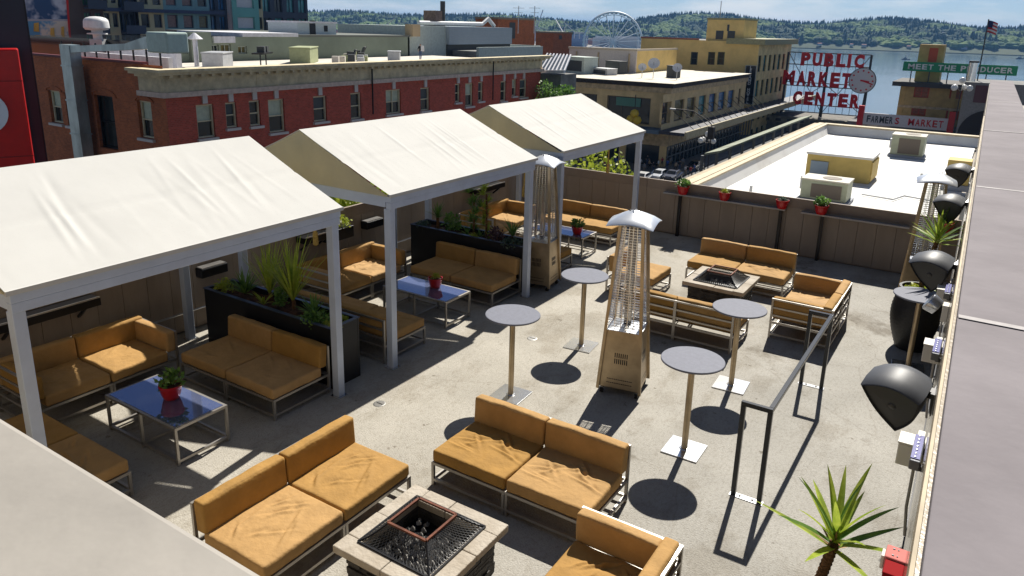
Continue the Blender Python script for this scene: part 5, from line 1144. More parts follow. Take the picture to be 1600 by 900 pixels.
facade(MB(), (TX, TYY, ZS), (-1,0,0), TX-TX1, ZS+5.5, zr-1.5, h2, .4, (0,-1,0)).build('end_wall', tan, tb)
for i, h in enumerate(h2): window(tb, (TX, TYY, ZS), (-1,0,0), (0,-1,0), *h, .4, tanf, gcol['k'], rail=False, fw=.18, mull=2)
p = h2[0]; MB().box(TX-p[1]+1.6, TX-p[0]-1.9, TYY+.2, TYY+.3, p[3]-1.6, p[3]-.2).build('blind', mat('teal_blind', (.10,.24,.19), .7), tb)
MB().box(TX1, TX-.41, TYY+.41, TY1, ZS, zr-1.51).build('core', gcol['k'], tb)
for o_, z0, z1, m_ in ((.25, zr-1.5, zr-.62, tan2), (.55, zr-.619, zr-.1, dkc), (.75, zr-.099, zr+.12, dkc)): MB().box(TX1, TX+o_, TYY-o_, TY1+.1, z0, z1).build('cornice', m_, tb)
MB().box(TX1, TX+.9, TYY-.9, TY1, zr+.121, zr+.16).build('roof', mat('cream_roof', (.60,.55,.45), .8, var=.15, vscale=.5), tb)
for z0, z1, o_ in ((zw0-3.9, zw0-1.6, .2), (zw0-1.599, zw0-1.2, .35)): MB().box(TX-.3, TX+o_, TYY-o_, TY1, z0, z1).box(TX1, TX-.301, TYY-o_, TYY+.3, z0, z1).build('brick_band', tan2, tb)
# street canopy with a pale top and the gridded shopfront below
zc_ = onx(1052, 219, TX+4.5).z; cp = mat('canopy_pale_top', (.42,.36,.22), .7, var=.2); 
for nm, bx, m_ in (('canopy', (TX, TX+4.4, TYY-4, TY1+50, zc_, zc_+.5), mat('canopy_dark', (.04,.04,.055), .6)), ('canopy_fascia', (TX+4.401, TX+4.7, TYY-4.05, TY1+50, zc_-.5, zc_+.7), cp), ('canopy', (TX1, TX-.01, TYY-4, TYY-.36, zc_-.1, zc_+.5), mat('canopy_blue', (.10,.15,.21), .6))): MB().box(*bx).build(nm, m_, tb)
for i in range(14): yy = TYY+1+i*3.5; MB().bar((TX+.25, yy, zc_+3.4), (TX+4.2, yy, zc_+.51), .09).build('stay_rod', dkc, tb)
shop = mat('shopfront_steel', (.14,.15,.15), .6)
for i in range(26):
    yy = TYY+.4+i*2.0; MB().box(TX+.03, TX+.2, yy-.09, yy+.09, ZS+.13, zc_-.01).build('mullion', shop, tb)
for zz in (ZS+1.6, ZS+3.2, ZS+4.8): MB().box(TX+.02, TX+.16, TYY+.1, TY1+2, zz, zz+.16).build('transom', shop, tb)
for x in (TX-.6, TX-8, TX-16): MB().box(x-.6, x+.6, TYY-.01, TYY+.9, ZS, zc_-.11).build('pier', tan, tb)
# equipment on its roof
zr2 = zr+.16; ph = site('grey_penthouse', 'grey and yellow penthouse box on the tan corner building', 'rooftop structure', (-66, 150, zr2)); PXr = ony(993, 110, 140).x; PXl = ony(888, 110, 140).x; PYr = onx(1056, 105, PXr).y; pzt = ony(993, 80, 140).z
MB().box(PXl, PXr, 140, 140.3, zr2-2, pzt).build('front_wall', mat('grey_panel_wall', (.64,.57,.52), .8, var=.08), ph); MB().box(PXr-.3, PXr, 140.31, PYr, zr2-2, pzt).build('side_wall', yel, ph); MB().box(PXl, PXr-.31, 140.31, PYr, pzt-1, pzt-.1).build('roof', dkroof, ph); MB().box(PXl-.15, PXr+.15, 139.85, 140.45, pzt+.001, pzt+.4).box(PXr-.4, PXr+.151, 140.451, PYr, pzt+.001, pzt+.4).build('coping', mat('pale_coping', (.55,.47,.36), .8), ph)
for f in (.12, .45, .9): x = PXl+(PXr-PXl)*f; MB().tube([(x, 139.9, zr2-1), (x, 139.9, pzt-.5)], .2, 6).build('downpipe', mat('tan_vent', (.45,.34,.2)), ph)
def dish(label, px, py, s):
    s *= KS*.66; p = ony(px, py, 128); t = thing('satellite_dish', label, 'satellite dish', (p.x, p.y, zr2), .3, 'dishes on the tan building roof'); MB().tube([(0,0,0),(0,0,1.0*s)], .06, 6).build('mast', grey_ac, t); dm_ = MB().lathe([(.001,.0),(.25,.03),(.5,.12),(.52,.15),(.5,.15),(.25,.06),(.001,.03)], 20).build('dish', mat('white_enamel', (.72,.71,.70)), t, autos=50); dm_.matrix_local = Matrix.Translation((0,-.1,1.25*s)) @ Matrix.Rotation(R(60), 4, 'X') @ Matrix.Scale(s, 4); MB().bar((0,-.1,1.1*s),(.1,-.8*s,1.45*s), .05).build('feed_arm', dark_ac, t)
dish('white satellite dish at the left on the tan building roof', 1003, 118, 1.25); dish('larger satellite dish in the middle of the tan building roof', 1021, 112, 1.75); dish('satellite dish by the yellow wall', 1058, 112, 1.4)
for lab, px, py, D, bx, m1 in (('pale green air unit left on the tan building roof', 907, 119, 147, (5.6, 3.5, 3), paleg), ('low round edged air unit beside the grey penthouse', 944, 120, 145, (4.2, 2.6, 1.1), grey_ac), ('dark air unit against the grey penthouse wall', 962, 118, 150, (3.9, 2.1, 2.3), dark_ac), ('small dark unit near the yellow penthouse wall', 1052, 118, 143, (1.9, 1.7, 2.1), dark_ac)): 
    t = roofthing('air_unit', lab, 'air unit', px, py, D, acbox(*bx, m1, dark_ac, 1), R(-20)); t.location.z = zr2
# ------------------------------------------------------------------ yellow hotel block behind
YY = 170.; hx = ony(1183, 100, YY).x; hxl = ony(1000, 90, YY).x; zt = ony(1100, 63, YY).z; hb_ = site('yellow_hotel', 'yellow hotel block with a square roof tower behind the tan building', 'building', (hx, YY, ZS)); hs = []
for a, b_ in ((1079,1090),(1106,1117),(1121,1132)): p, q = ony(a, 90, YY).x, ony(b_, 90, YY).x; hs.append((hx-q, hx-p, ony(a, 101, YY).z, ony(a, 81, YY).z))
facade(MB(), (hx, YY, ZS), (-1,0,0), hx-hxl, ZS, zt, hs, .3, (0,-1,0)).build('end_wall', yel, hb_)
for h in hs: window(hb_, (hx, YY, ZS), (-1,0,0), (0,-1,0), *h, .3, mat('green_frame', (.06,.08,.05), .6), gcol['k'], fw=.25)
YY1 = onx(1231, 120, hx).y; hs = []; nc = 7
zA = onx(1190, 75, hx).z; zt2 = onx(1186, 70, hx).z
for i in range(nc):
    for fl in range(4): y0 = (YY1-YY)*(i+.2)/nc; hs.append((y0, y0+(YY1-YY)*.55/nc, zA-5.2-fl*5.4, zA-1.6-fl*5.4))
st2 = mat('shaded_hotel_front', (.66,.53,.26), .8, var=.2, vscale=.6)
facade(MB(), (hx, YY, ZS), (0,1,0), YY1-YY, ZS, zt2, hs, .35, (1,0,0)).build('street_wall', st2, hb_)
for i, h in enumerate(hs): window(hb_, (hx, YY, ZS), (0,1,0), (1,0,0), *h, .35, mat('green_frame', (.06,.08,.05)), (gcol['k'], gcol['t'], gcol['y'])[i % 3], fw=.14)
MB().box(hxl, hx-.36, YY+.31, YY1, ZS, zt-.02).build('core', dkroof, hb_); MB().box(hx-7, hx+1.4, YY-.9, YY1+.5, zt2+.001, zt2+1.2).build('cornice', mat('olive_cornice', (.28,.27,.15), .7, var=.15), hb_)
p, q = ony(1103, 62, YY+1), ony(1161, 62, YY+1); ztw = ony(1130, 31, YY+1).z; MB().box(p.x, q.x, YY+1, YY+11, zt-.5, ztw).build('roof_tower', yel, hb_); MB().box(p.x-.15, q.x+.15, YY+.85, YY+11.1, ztw+.001, ztw+.4).build('tower_coping', mat('olive_cornice', (.28,.27,.15)), hb_); MB().box(q.x-3.8, q.x-3.3, YY+.96, YY+.99, ztw-2.4, ztw-1.0).box(q.x-6.2, q.x-4.5, YY+.95, YY+.99, zt+.3, zt+2.2).box(q.x-3.6, q.x-1.9, YY+.95, YY+.99, zt+.3, zt+2.2).build('tower_windows', gcol['k'], hb_); MB().tube([(p.x+2.4, YY+2, ztw), (p.x+2.4, YY+2, ztw+4)], .09, 6).build('flagpole', grey_ac, hb_)
MB().box(hxl-.1, hxl+14, YY-.12, YY+.3, zt+.001, zt+.4).build('parapet_cap', mat('red_coping', (.30,.12,.08), .7), hb_)
# vertical hotel sign
letw = mat('white_lettering', (.75,.74,.70), .6)
sg0 = ony(1174, 103, 168.7); sg1 = ony(1168, 162, 168.7); vsn = site('hotel_sign', 'tall black vertical hotel sign with white letters on the street front', 'sign', (sg0.x, 168.7, sg1.z)); xs0 = sg0.x-1.08; MB().box(xs0-.14, xs0+2.3, 168.6, 168.9, sg1.z-.1, sg0.z+.1).build('border', mat('pale_border', (.45,.45,.40), .6), vsn); MB().box(xs0, xs0+2.16, 168.56, 168.599, sg1.z, sg0.z).build('panel', black_m, vsn)
tl = 'LELAND HOTEL'; stp = (sg0.z-sg1.z)/len(tl)
for i, chr_ in enumerate(tl):
    if chr_ == ' ': continue
    lm_ = text_mesh(chr_, stp*1.3, .05, .02); lm_.materials.append(letw); o = link('letter', lm_, vsn); o.matrix_basis = Matrix.Translation((xs0+1.08, 168.53, sg0.z-stp*(i+.95))) @ Matrix.Rotation(R(90), 4, 'X')
# ------------------------------------------------------------------ market sign on its lattice
SY = 189.; ms = site('market_sign', 'large red neon letter market sign with a round clock on a lattice frame', 'sign', (ony(1290, 178, SY).x, SY, ony(1290, 178, SY).z)); neon = mat('red_sign_letters', (.62,.008,.015), .35); lat = mat('sign_lattice', (.05,.055,.06), .6)
tlc, trc, blc, brc = ony(1232, 81, SY), ony(1362, 86, SY), ony(1222, 172, SY), ony(1349, 178, SY); zt_s, zb_s = tlc.z, blc.z; xl, xr = (tlc.x+blc.x)/2, (trc.x+brc.x)/2; xm = (xl+xr)/2
for x in (xl, xm, xr):
    MB().bar((x, SY, zb_s-1), (x, SY, zt_s), .45).build('upright', lat, ms); MB().bar((x-.9, SY+2.8, zb_s-1), (x-.2, SY+.3, zt_s-7), .32).build('back_stay', lat, ms)
for f in (0, .2, .5, .56, .87, 1): zz = zt_s+(zb_s-zt_s)*f; MB().bar((xl, SY+.02, zz), (xr, SY+.02, zz), .22).build('crossbar', lat, ms)
for i in range(1, 12): x = xl+(xr-xl)*i/12; MB().bar((x, SY+.05, zb_s), (x, SY+.05, zt_s), .09).build('lattice_rod', lat, ms)
for a, b_ in (((xl, zt_s), (xm, zb_s)), ((xr, zt_s), (xm, zb_s)), ((xl, zb_s), (xm, zt_s-7)), ((xr, zb_s), (xm, zt_s-7))): MB().bar((a[0], SY+.08, a[1]), (b_[0], SY+.08, b_[1]), .14).build('brace', lat, ms)
def row(txt, pl_, pr2, pt, pb):
    p0, p1 = ony(pl_, pb, SY-.25), ony(pr2, pb+.05*(pr2-pl_), SY-.25); hgt = ony((pl_+pr2)/2, pt, SY-.25).z-ony((pl_+pr2)/2, pb, SY-.25).z; n = len(txt); W_ = p1.x-p0.x; zb = ony((pl_+pr2)/2, pb+.025*(pr2-pl_), SY-.25).z
    wdt = {'I': .5, 'M': 1.35}; tot = sum(wdt.get(c, 1) for c in txt); x = p0.x
    for c in txt:
        cw = W_*wdt.get(c, 1)/tot; me = text_mesh(c, 1, .2, .06); xs = [v.co.x for v in me.vertices]; ys = [v.co.y for v in me.vertices]; w0 = max(xs)-min(xs); h0 = max(ys)-min(ys)
        sx = cw*.80/w0 if c != 'I' else cw*.55/w0; sy = hgt/h0
        for v in me.vertices: v.co = ((v.co.x-min(xs))*sx, (v.co.y-min(ys))*sy, v.co.z)
        me.materials.append(neon); o = link('letter', me, ms); o.matrix_basis = Matrix.Translation((x+cw*.1, SY-.35, zb)) @ Matrix.Rotation(R(90), 4, 'X'); x += cw
row('PUBLIC', 1249, 1351, 81, 102); row('MARKET', 1220, 1330, 109, 132); row('CENTER', 1236, 1344, 142, 163.5)
cc_ = ony(1347.5, 126, SY-.5); rr_ = (ony(1368, 127, SY-.5)-cc_).length; m = MB(); n = 36
clk = MB().tube([(cc_.x, SY-.75, cc_.z), (cc_.x, SY-.35, cc_.z)], rr_, 36).build('clock_face', mat('clock_pale', (.72,.70,.71), .6), ms); MB().tube([(cc_.x, SY-.72, cc_.z), (cc_.x, SY-.3, cc_.z)], rr_*1.06, 36).build('clock_rim', lat, ms)
for k_ in range(12):
    a = k_*math.pi/6; MB().tube([(cc_.x+rr_*.8*math.sin(a), SY-.80, cc_.z+rr_*.8*math.cos(a)), (cc_.x+rr_*.8*math.sin(a), SY-.752, cc_.z+rr_*.8*math.cos(a))], .2, 8).build('hour_dot', neon, clk)
for a, ln, w_ in ((R(98), .55, .34), (R(108), .88, .26)): MB().bar((cc_.x-.4*math.sin(a), SY-.80-w_*.2, cc_.z-.4*math.cos(a)), (cc_.x+rr_*ln*math.sin(a), SY-.80-w_*.2, cc_.z+rr_*ln*math.cos(a)), .05, w_).build('clock_hand', neon, clk)
# arcade roof the sign stands on
ar = site('market_arcade', 'low market arcade roof under the big sign', 'building', (xm, SY+3, ZS)); arm_ = mat('arcade_roofing', (.16,.15,.13), .9, var=.3, vscale=.8); MB().box(-70, 20, SY-5, SY+10, ZS, zb_s-1.1).build('roof', arm_, ar); MB().box(-70, 20, SY-5.6, SY-4.9, zb_s-2.3, zb_s-.9).build('fascia', mat('arcade_fascia', (.22,.20,.15), .8, var=.3, vscale=1), ar)
for i in range(24): MB().box(-54+i*2.6, -54+i*2.6+1.2, SY-5.7, SY-5.601, zb_s-2.0, zb_s-1.4).build('bulb_panel', lat, ar)
fsn = site('farmers_market_sign', 'white farmers market sign with dark and red letters', 'sign', tuple(ony(1412, 190, 171))); a, b_ = ony(1348, 191, 171), ony(1480, 196, 171); zt, zb = ony(1412, 180.5, 171).z, ony(1412, 199, 171).z; MB().box(a.x, b_.x, 171, 171.4, zb, zt).build('panel', mat('sign_off_white', (.74,.66,.64), .7, var=.06), fsn)
def flat_text(par, txt, x0, x1, y, z0, z1, m_, bold=.02):
    wdt = {'I': .45, 'M': 1.3, ' ': .55}; tot = sum(wdt.get(c, 1) for c in txt); x = x0
    if len(txt) > 1:
        for c in txt:
            cw = (x1-x0)*wdt.get(c, 1)/tot
            if c != ' ': flat_text(par, c, x+cw*.09, x+cw*.91, y, z0, z1, m_, bold)
            x += cw
        return
    me = text_mesh(txt, 1, .04, bold); xs = [v.co.x for v in me.vertices]; ys = [v.co.y for v in me.vertices]
    for v in me.vertices: v.co = ((v.co.x-min(xs))/(max(xs)-min(xs))*(x1-x0), (v.co.y-min(ys))/(max(ys)-min(ys))*(z1-z0), v.co.z)
    me.materials.append(m_); o = link('letter', me, par); o.matrix_basis = Matrix.Translation((x0, y, z0)) @ Matrix.Rotation(R(90), 4, 'X'); return o
W_ = b_.x-a.x; flat_text(fsn, 'FARMER', a.x+W_*.04, a.x+W_*.37, 170.95, zb+.5, zt-.5, lat); flat_text(fsn, 'S', a.x+W_*.39, a.x+W_*.44, 170.95, zb+.5, zt-.5, neon); flat_text(fsn, 'MARKET', a.x+W_*.54, a.x+W_*.96, 170.95, zb+.5, zt-.5, neon)
for x in (a.x-.6, b_.x+.6): MB().box(x-.55, x+.55, 170.8, 171.8, zb-.5, zt+1.4).build('end_post', neon, fsn)
mb_ = MB().box(a.x-3, 7, 171.9, 183, ZS, zb+.3).build('market_hall', dkroof, label='dark market roof behind the farmers market sign', cat='roof')
# ------------------------------------------------------------------ brown market building with the green sign
MYY = 177.; mx0, mx1 = ony(1405, 150, MYY).x, ony(1530, 150, MYY).x; mz1 = ony(1460, 137, MYY).z; mp = site('market_building', 'brown stucco market building with red windows under the green sign', 'building', (mx0, MYY, ZS)); mst = mat('brown_stucco', (.50,.34,.125), .8, var=.15, vscale=.7); hs = []
for a, b_, c, d in ((1428,1452,135,152),(1484,1503,136,154),(1424,1447,165,180),(1478,1498,168,187)): p, q = ony(a, (c+d)/2, MYY).x, ony(b_, (c+d)/2, MYY).x; hs.append((p-mx0, q-mx0, ony(a, d, MYY).z, ony(a, c, MYY).z))
facade(MB(), (mx0, MYY, ZS), (1,0,0), mx1-mx0, ZS, mz1, hs, .3, (0,-1,0)).build('front_wall', mst, mp); rfr = mat('red_window_frame', (.50,.08,.03), .6)
for h in hs: window(mp, (mx0, MYY, ZS), (1,0,0), (0,-1,0), *h, .3, rfr, mat('orange_glass', (.30,.09,.03), .3, var=.3), fw=.28, mull=1)
MB().box(mx0, mx1, MYY+.31, MYY+15, ZS, mz1-.01).build('core', dkroof, mp); MB().box(mx0-1.5, mx1+.7, MYY-1.5, MYY+16, mz1+.001, mz1+.9).build('eaves', mat('dark_eaves', (.07,.065,.06), .8), mp); MB().box(mx0, mx1, MYY-.12, MYY-.001, hs[0][2]-2.2, hs[0][2]-1.7).build('belt_course', tan2, mp)
for x in (mx0+.7, mx0+6.6, mx0+9.8): MB().box(x-.4, x+.4, MYY-.1, MYY-.002, ZS+2, mz1-.002).build('pilaster', mst, mp)
p, q = ony(1433, 98, MYY+3), ony(1472, 98, MYY+3); zt = ony(1452, 69.5, MYY+3).z; MB().box(p.x, q.x, MYY+3, MYY+8, mz1, zt).build('stair_tower', mst, mp); w_ = ony(1458, 86, MYY+3); MB().box(w_.x-.8, w_.x+.8, MYY+2.9, MYY+2.99, w_.z-1.4, w_.z+1.4).build('tower_window', rfr, mp)
gsn = site('green_market_sign', 'long green sign with white letters on the market building roof', 'sign', tuple(ony(1500, 112, MYY+1))); a, b_ = ony(1411, 104, MYY+1), ony(1590, 110, MYY+1); zt, zb = ony(1500, 99.5, MYY+1).z, ony(1500, 114.5, MYY+1).z; MB().box(a.x, b_.x, MYY+1, MYY+1.25, zb, zt).build('panel', mat('sign_green', (.015,.26,.11), .5), gsn); W_ = b_.x-a.x; flat_text(gsn, 'MEET THE PRODUCER', a.x+W_*.04, a.x+W_*.97, MYY+.97, zb+.4, zt-.4, letw, .03)
for i in range(6): x = a.x+W_*(i+.5)/6; MB().bar((x, MYY+1.5, mz1), (x, MYY+1.26, zb), .2).build('strut', lat, gsn)
# arched grey building at the right with flag, flue and globes
gb = site('arched_building', 'grey building with a dark arch beside the right hand coping', 'building', (0, 161, ZS)); gx0, gx1 = ony(1504, 150, 161).x, 16.; gz1 = ony(1530, 129, 161).z; facade(MB(), (gx0, 161, ZS), (1,0,0), gx1-gx0, ZS, gz1, [], .2, (0,-1,0)).build('front_wall', mat('grey_stucco', (.24,.22,.20), .8, var=.15), gb); MB().box(gx0, gx1, 161.01, 176, ZS, gz1-.01).build('core', dkroof, gb)
ac = ony(1545, 190, 160.8); vs = [(ac.x+4.6*math.cos(a), 160.9, ac.z-2.6+4.6*math.sin(a)) for a in [math.pi*i/14 for i in range(15)]]; MB().add(vs+[(ac.x-4.6, 160.9, ZS), (ac.x+4.6, 160.9, ZS)], [tuple(range(16, -1, -1))]).build('arch_opening', mat('arch_dark', (.03,.022,.018), .8), gb)
q1 = ony(1525, 133, 160.9); q2 = ony(1552, 162, 160.9); MB().box(q1.x, q2.x, 160.85, 160.97, q2.z, q1.z).build('red_panel', mat('dull_red_panel', (.12,.05,.05), .8), gb)
fl = site('flue', 'bright steel flue pipe standing in front of the green sign', 'flue', tuple(ony(1519, 128, 154))); p, q = ony(1522.5, 97, 154), ony(1516, 127, 154); MB().tube([q, p], u_(5.5, 157), 14).build('pipe', chrome, fl, autos=40); MB().tube([p+Vector((0,0,-.1)), p+Vector((0,0,.2))], u_(6, 157), 14).build('cap', black_m, fl)
fp0, fp1 = ony(1531, 100, 168), ony(1545, 30, 168); flg = site('flagpole', 'flag on a thin pole above the green sign', 'flag', tuple(fp0)); MB().tube([(fp1.x, 168, gz1), (fp1.x, 168, fp1.z)], .11, 6).build('pole', dark_ac, flg)
rw_ = mat('flag_red', (.45,.03,.03), .7); ww_ = mat('flag_white', (.62,.6,.58), .7); bl_ = mat('flag_blue', (.02,.03,.12), .7); W_ = 1.5; hf = 2.1
for i in range(7):
    m = MB(); vs = []
    for j in range(7): x = fp1.x+.08+W_*j/6; vs += [(x, 168+.24*math.sin(j*1.3), fp1.z-.2-hf*i/7-.5*(j/6)**1.5), (x, 168+.24*math.sin(j*1.3), fp1.z-.2-hf*(i+1)/7-.5*(j/6)**1.5)]
    for j in range(6): k_ = j*2; m.add([vs[k_], vs[k_+1], vs[k_+3], vs[k_+2]], [(0,1,2,3)]); m.mi[-1] = 1 if (i < 4 and j < 3) else 0
    m.build('stripe', [rw_ if i % 2 == 0 else ww_, bl_], flg)
globe_m = mat('milk_glass_globe', (.75,.73,.68), .3)
def lamp(label, px, py, Y_, s=1.0):
    p = ony(px, py, Y_); t = thing('street_lamp', label, 'street lamp', (p.x, Y_, ZS), 0, 'globe street lamps'); hh = p.z-ZS; MB().tube([(0,0,0),(0,0,.6),(0,0,hh)], [.16,.09,.07], 8).build('pole', dkc, t)
    for k_ in range(5):
        a = k_*1.2566; r_ = .0 if k_ == 4 else .55*s; c = (r_*math.cos(a), r_*math.sin(a), hh+(.3 if k_ == 4 else -.25)*s); MB().lathe([(.02,-.24*s),(.16*s,-.18*s),(.24*s,0),(.16*s,.18*s),(.02,.24*s)], 12, c).build('globe', globe_m, t, smooth=True)
        if r_: MB().bar((0,0,hh-.5*s), c, .06).build('arm', dkc, t)
lamp('globe street lamp on the market street below the tan building', 1105, 215, 108, 1.75); lamp('globe lamp cluster in front of the brown market building', 1503, 132, 147, 2.2)
lp2 = ony(1113, 190, 101); t = thing('lamp_post', 'dark curved lamp post over the market street', 'street lamp', (lp2.x, 101, ZS)); hh = lp2.z-ZS; MB().tube([(0,0,0),(0,0,hh-.5),(-.5,0,hh),(-2.8,0,hh+1.2),(-5.4,0,hh+1.3)], .08, 8).build('pole', dkc, t); MB().box(-6.2, -5.3, -.2, .2, hh+1.15, hh+1.35).build('lantern', grey_ac, t, bevel=.05); MB().box(-.4, .4, -.35, .35, hh-2.4, hh-.7).build('signal_box', dkc, t)
# market awnings along the street next to the white roof
aw = site('market_awning', 'pale green sloping market awning beside the white roof building', 'awning', (-12.6, 47, ZS)); aws = mat('awning_green_grey', (.26,.28,.20), .8, var=.2, vscale=.7)
for i in range(9): y0 = 41+i*1.5*1.75; MB().add([(-12.5,y0,-2.0),(-13.4,y0,-2.25),(-13.4,y0+2.5,-2.25),(-12.5,y0+2.5,-2.0),(-12.5,y0,-2.12),(-13.4,y0,-2.37),(-13.4,y0+2.5,-2.37),(-12.5,y0+2.5,-2.12)], [(0,1,2,3),(7,6,5,4),(0,4,5,1),(1,5,6,2),(2,6,7,3),(3,7,4,0)]).build('awning_panel', aws, aw)
for i in range(10): y0 = 41+i*1.5*1.75; MB().bar((-13.5, y0, ZS), (-13.5, y0, -2.38), .14).build('post', shop, aw)
# ------------------------------------------------------------------ the white roof next door
wr = site('white_roof_building', 'flat white roof with tan parapet just beyond the back fence', 'building', (-5, 34, ZS)); X0, X1, Y0_, Y1_ = -9.75, .0, 15.75, 53.6; whm = mat('white_roof_coating', (.70,.69,.66), .7, col2=(.60,.58,.55), vscale=.7, bump=.15, bscale=3, vdet=9, lo=.5, hi=.72); pwm = mat('tan_parapet', (.40,.32,.20), .75, var=.15)
MB().box(X0, wx(40, -.05), Y0_, Y1_, ZS, -2.2).build('body', stucco_m, wr); MB().box(X0+.7, wx(53, -.06), Y0_, Y1_-.7, -2.199, -2.0).build('roof_membrane', whm, wr)
MB().add([(X0+.7,Y0_,-1.98),(X0+1.2,Y0_,-1.995),(X0+1.2,Y1_-1.2,-1.995),(X0+.7,Y1_-.7,-1.98),(X0+.45,Y0_,-1.45),(X0+.45,Y1_-.45,-1.45)], [(0,1,2,3),(4,0,3,5)]).build('cant_strip', whm, wr); MB().add([(X0+.7,Y1_-.7,-1.98),(-.6,Y1_-.7,-1.98),(-.6,Y1_-.45,-1.45),(X0+.45,Y1_-.45,-1.45)], [(0,1,2,3)]).build('cant_strip', whm, wr)
MB().box(X0, X0+.449, Y0_, Y1_, -2.2, -1.42).build('parapet', pwm, wr); MB().box(X0+.45, -.6, Y1_-.449, Y1_, -2.2, -1.42).build('parapet', pwm, wr)
for a, b_, z0, z1 in ((X0-.12, X0+.2, -1.419, -1.36), (X0+.26, X0+.5, -1.419, -1.35)): MB().box(a, b_, Y0_, Y1_+.1, z0, z1).build('coping', mat('pale_tan_coping', (.52,.43,.28), .7, var=.12), wr)
MB().box(X0+.51, -.6, Y1_-.5, Y1_+.1, -1.419, -1.35).build('coping', mat('pale_tan_coping', (.52,.43,.28)), wr); MB().box(X0-.5, X0-.121, Y0_, Y1_+.4, -1.8, -1.45).build('cornice', pwm, wr); MB().box(X0-.9, X0-.2, Y0_, Y1_+.5, -2.3, -1.81).build('lower_cornice', mat('olive_cornice', (.28,.27,.15)), wr)
yb = site('yellow_roof_box', 'yellow box shaped roof enclosure with a white top on the white roof', 'rooftop structure', (-5.5, 37, -2)); ybm = mat('yellow_panel', (.55,.40,.12), .7, var=.1, vscale=1.5); MB().box(-6.95, -4.25, 36.0, 38.2, -1.99, -.92).build('box_wall', ybm, yb); MB().box(-7.0, -4.2, 35.95, 38.25, -.919, -.82).build('roof', whm, yb); MB().box(-6.75, -6.0, 35.93, 35.99, -1.8, -1.2).build('louvre', mat('blue_grey_louvre', (.22,.28,.34)), yb); MB().box(-4.249, -4.19, 36.1, 38.1, -1.9, -1.05).build('side_panel', ybm, yb)
def condenser(label, x, y, w_, d, h):
    t = thing('condenser', label, 'air conditioner', (x, y, -1.99), 0, 'air conditioners on the white roof'); m1 = mat('olive_grey_casing', (.36,.38,.27), .6, .1, var=.1)
    MB().box(-w_/2, w_/2, -d/2, d/2, .12, h).build('casing', m1, t, bevel=.02); MB().box(-w_/2-.03, w_/2+.03, -d/2-.03, d/2+.03, h+.001, h+.06).build('lid', mat('pale_casing_top', (.50,.47,.38), .6, var=.1), t, bevel=.01); MB().box(-w_/2+.45*w_*.5, w_/2-.2, -d/2-.02, -d/2-.001, .2, h-.12).build('grille', mat('brown_grille', (.16,.13,.10), .7), t); MB().tube([(.1*w_,0,h+.061),(.1*w_,0,h+.075)], min(w_,d)*.3, 20).build('fan', mat('brown_grille', (.16,.13,.10)), t); MB().box(-w_/2-.1, w_/2+.1, -d/2-.1, d/2+.1, 0, .119).build('curb', mat('grey_blue_curb', (.3,.32,.36), .7), t); MB().box(-w_/2-.12, -w_/2-.001, -.25, .1, .4, .9).build('disconnect_box', grey_ac, t)
condenser('pale grey air conditioner nearest the back fence on the white roof', -5.15, 31.2, 1.7, 1.2, .85); condenser('air conditioner farther back on the white roof below the farmers sign', -3.75, 46.2, 1.6, 1.3, 1.15)
tb2 = thing('tan_vent_box', 'small tan vent box on the white roof next to the coping', 'vent', (-.95, 37.5, -1.99), 0); MB().box(-.45, .45, -.5, .5, .25, 1.3).build('casing', ybm, tb2, bevel=.02); MB().box(-.55, .55, -.6, .6, 0, .249).build('curb', mat('grey_blue_curb', (.3,.32,.36)), tb2)
for i in range(9):
    y0 = 19+i*4.1; MB().box(X0+1.25, -.62, y0, y0+.12, -1.999, -1.992).build('membrane_seam', mat('seam_grey', (.52,.51,.49), .7), wr)
for i, (x, y) in enumerate(((-7.8, 44), (-2.4, 38.6), (-7.9, 30.5))): v_ = thing('vent_stub', ('small vent stub near the far left of the white roof', 'small vent stub beside the yellow roof box', 'small vent stub near the left parapet of the white roof')[i], 'vent', (x, y, -1.995), 0, 'vent stubs on the white roof'); MB().tube([(0,0,0),(0,0,.35)], .06, 8).build('pipe', grey_ac, v_); MB().lathe([(.2,0),(.18,.02),(.06,.06)], 12).build('boot', whm, v_)
pp = MB().tube([(-4.1, 33.2, -1.93), (-2.9, 32.9, -1.93), (-2.6, 34.0, -1.93), (-.6, 33.4, -1.93)], .035, 6).build('roof_pipe', grey_ac, label='thin conduit zigzagging across the white roof', cat='pipe')
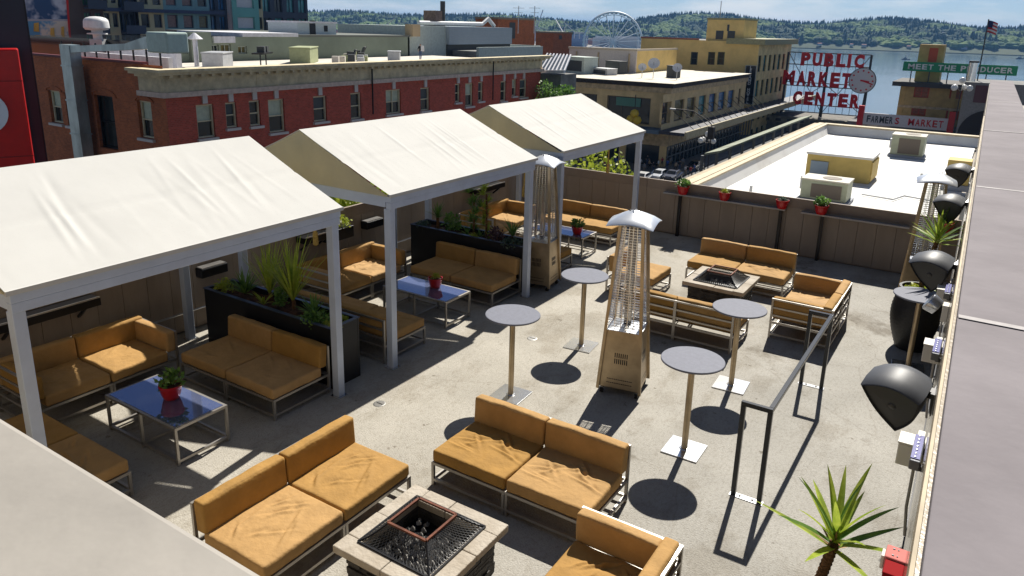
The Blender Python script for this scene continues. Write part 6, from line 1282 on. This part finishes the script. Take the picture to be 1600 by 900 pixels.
# ------------------------------------------------------------------ trees beyond the fences
def tree(label, loc, h, r, mt, n, seed, lf=.22):
    t = thing('street_tree', label, 'tree', loc, 0, 'street trees'); g = random.Random(seed); m = MB(); m.tube([(0,0,0),(.1,0,h*.4),(0,.1,h*.75)], [.22,.15,.06], 8)
    cl_ = [(g.uniform(-.75,.75)*r, g.uniform(-.75,.75)*r, h-r*.9+g.uniform(-.6,.75)*r, g.uniform(.35,.6)*r) for _ in range(14)]
    for c in cl_[:8]: m.tube([(0,0,h*.45),(c[0]*.5,c[1]*.5,(h*.5+c[2])/2),c[:3]], [.09,.05,.02], 5)
    m.build('trunk', bark, t); m = MB()
    for i in range(n):
        c = g.choice(cl_); d = Vector((g.gauss(0,1), g.gauss(0,1), g.gauss(0,1))).normalized()*c[3]*g.random()**.4; p = Vector(c[:3])+d; e = Vector((g.uniform(-1,1), g.uniform(-1,1), g.uniform(-.3,1))).normalized(); s = e.cross(Vector((g.uniform(-1,1), g.uniform(-1,1), g.uniform(-1,1)))).normalized(); l = lf*g.uniform(.6,1.3); m.add([p, p+e*l*.5+s*l*.3, p+e*l, p+e*l*.5-s*l*.3], [(0,1,2,3)])
    m.build('crown', mt, t)
p = onz(905, 262, -1.0); tree('yellow green street tree showing over the back left fence corner', (-15.0, 27.0, ZS), 17.6, 2.9, leaf_l, 5200, 3); tree('yellow green street tree behind the gap between the first two cabanas', (-12.9, 13.0, ZS), 18.45, 1.7, leaf_l, 4200, 4)
tree('dark green street tree at the corner of the brick building', (-41.2, 73, ZS), 16.0, 2.0, leaf_g, 3600, 5, .3)
bal = thing('lantern_cluster', 'yellow round shop lanterns hanging by the tan corner building', 'lantern', tuple(ony(991, 185, 115)))
for i, (x, z_) in enumerate(((0, .45), (-.35, -.1), (.3, -.15))): MB().lathe([(.03,-.42),(.3,-.3),(.42,0),(.3,.3),(.03,.42)], 14, (x, 0, z_)).build('lantern', mat('yellow_lantern', (.55,.38,.03), .5), bal, smooth=True)
MB().tube([(0,0,.8),(0,0,2.2)], .04, 6).build('cord', dkc, bal); bal.scale = (KS,)*3
# ------------------------------------------------------------------ sea air
hzm = bpy.data.materials.new('sea_haze'); hzm.use_nodes = True; hn = hzm.node_tree.nodes; hn.clear(); ho_ = hn.new('ShaderNodeOutputMaterial'); hv = hn.new('ShaderNodeVolumePrincipled')
hv.inputs['Color'].default_value = (.24, .52, 1.0, 1); hv.inputs['Density'].default_value = .00008; hv.inputs['Anisotropy'].default_value = .0
hzm.node_tree.links.new(hv.outputs[0], ho_.inputs['Volume'])
MB().box(-9500, 9500, -300, 14500, ZW-3, 130).build('haze', hzm, kind='stuff', label='thin blue sea haze over the bay', cat='haze')
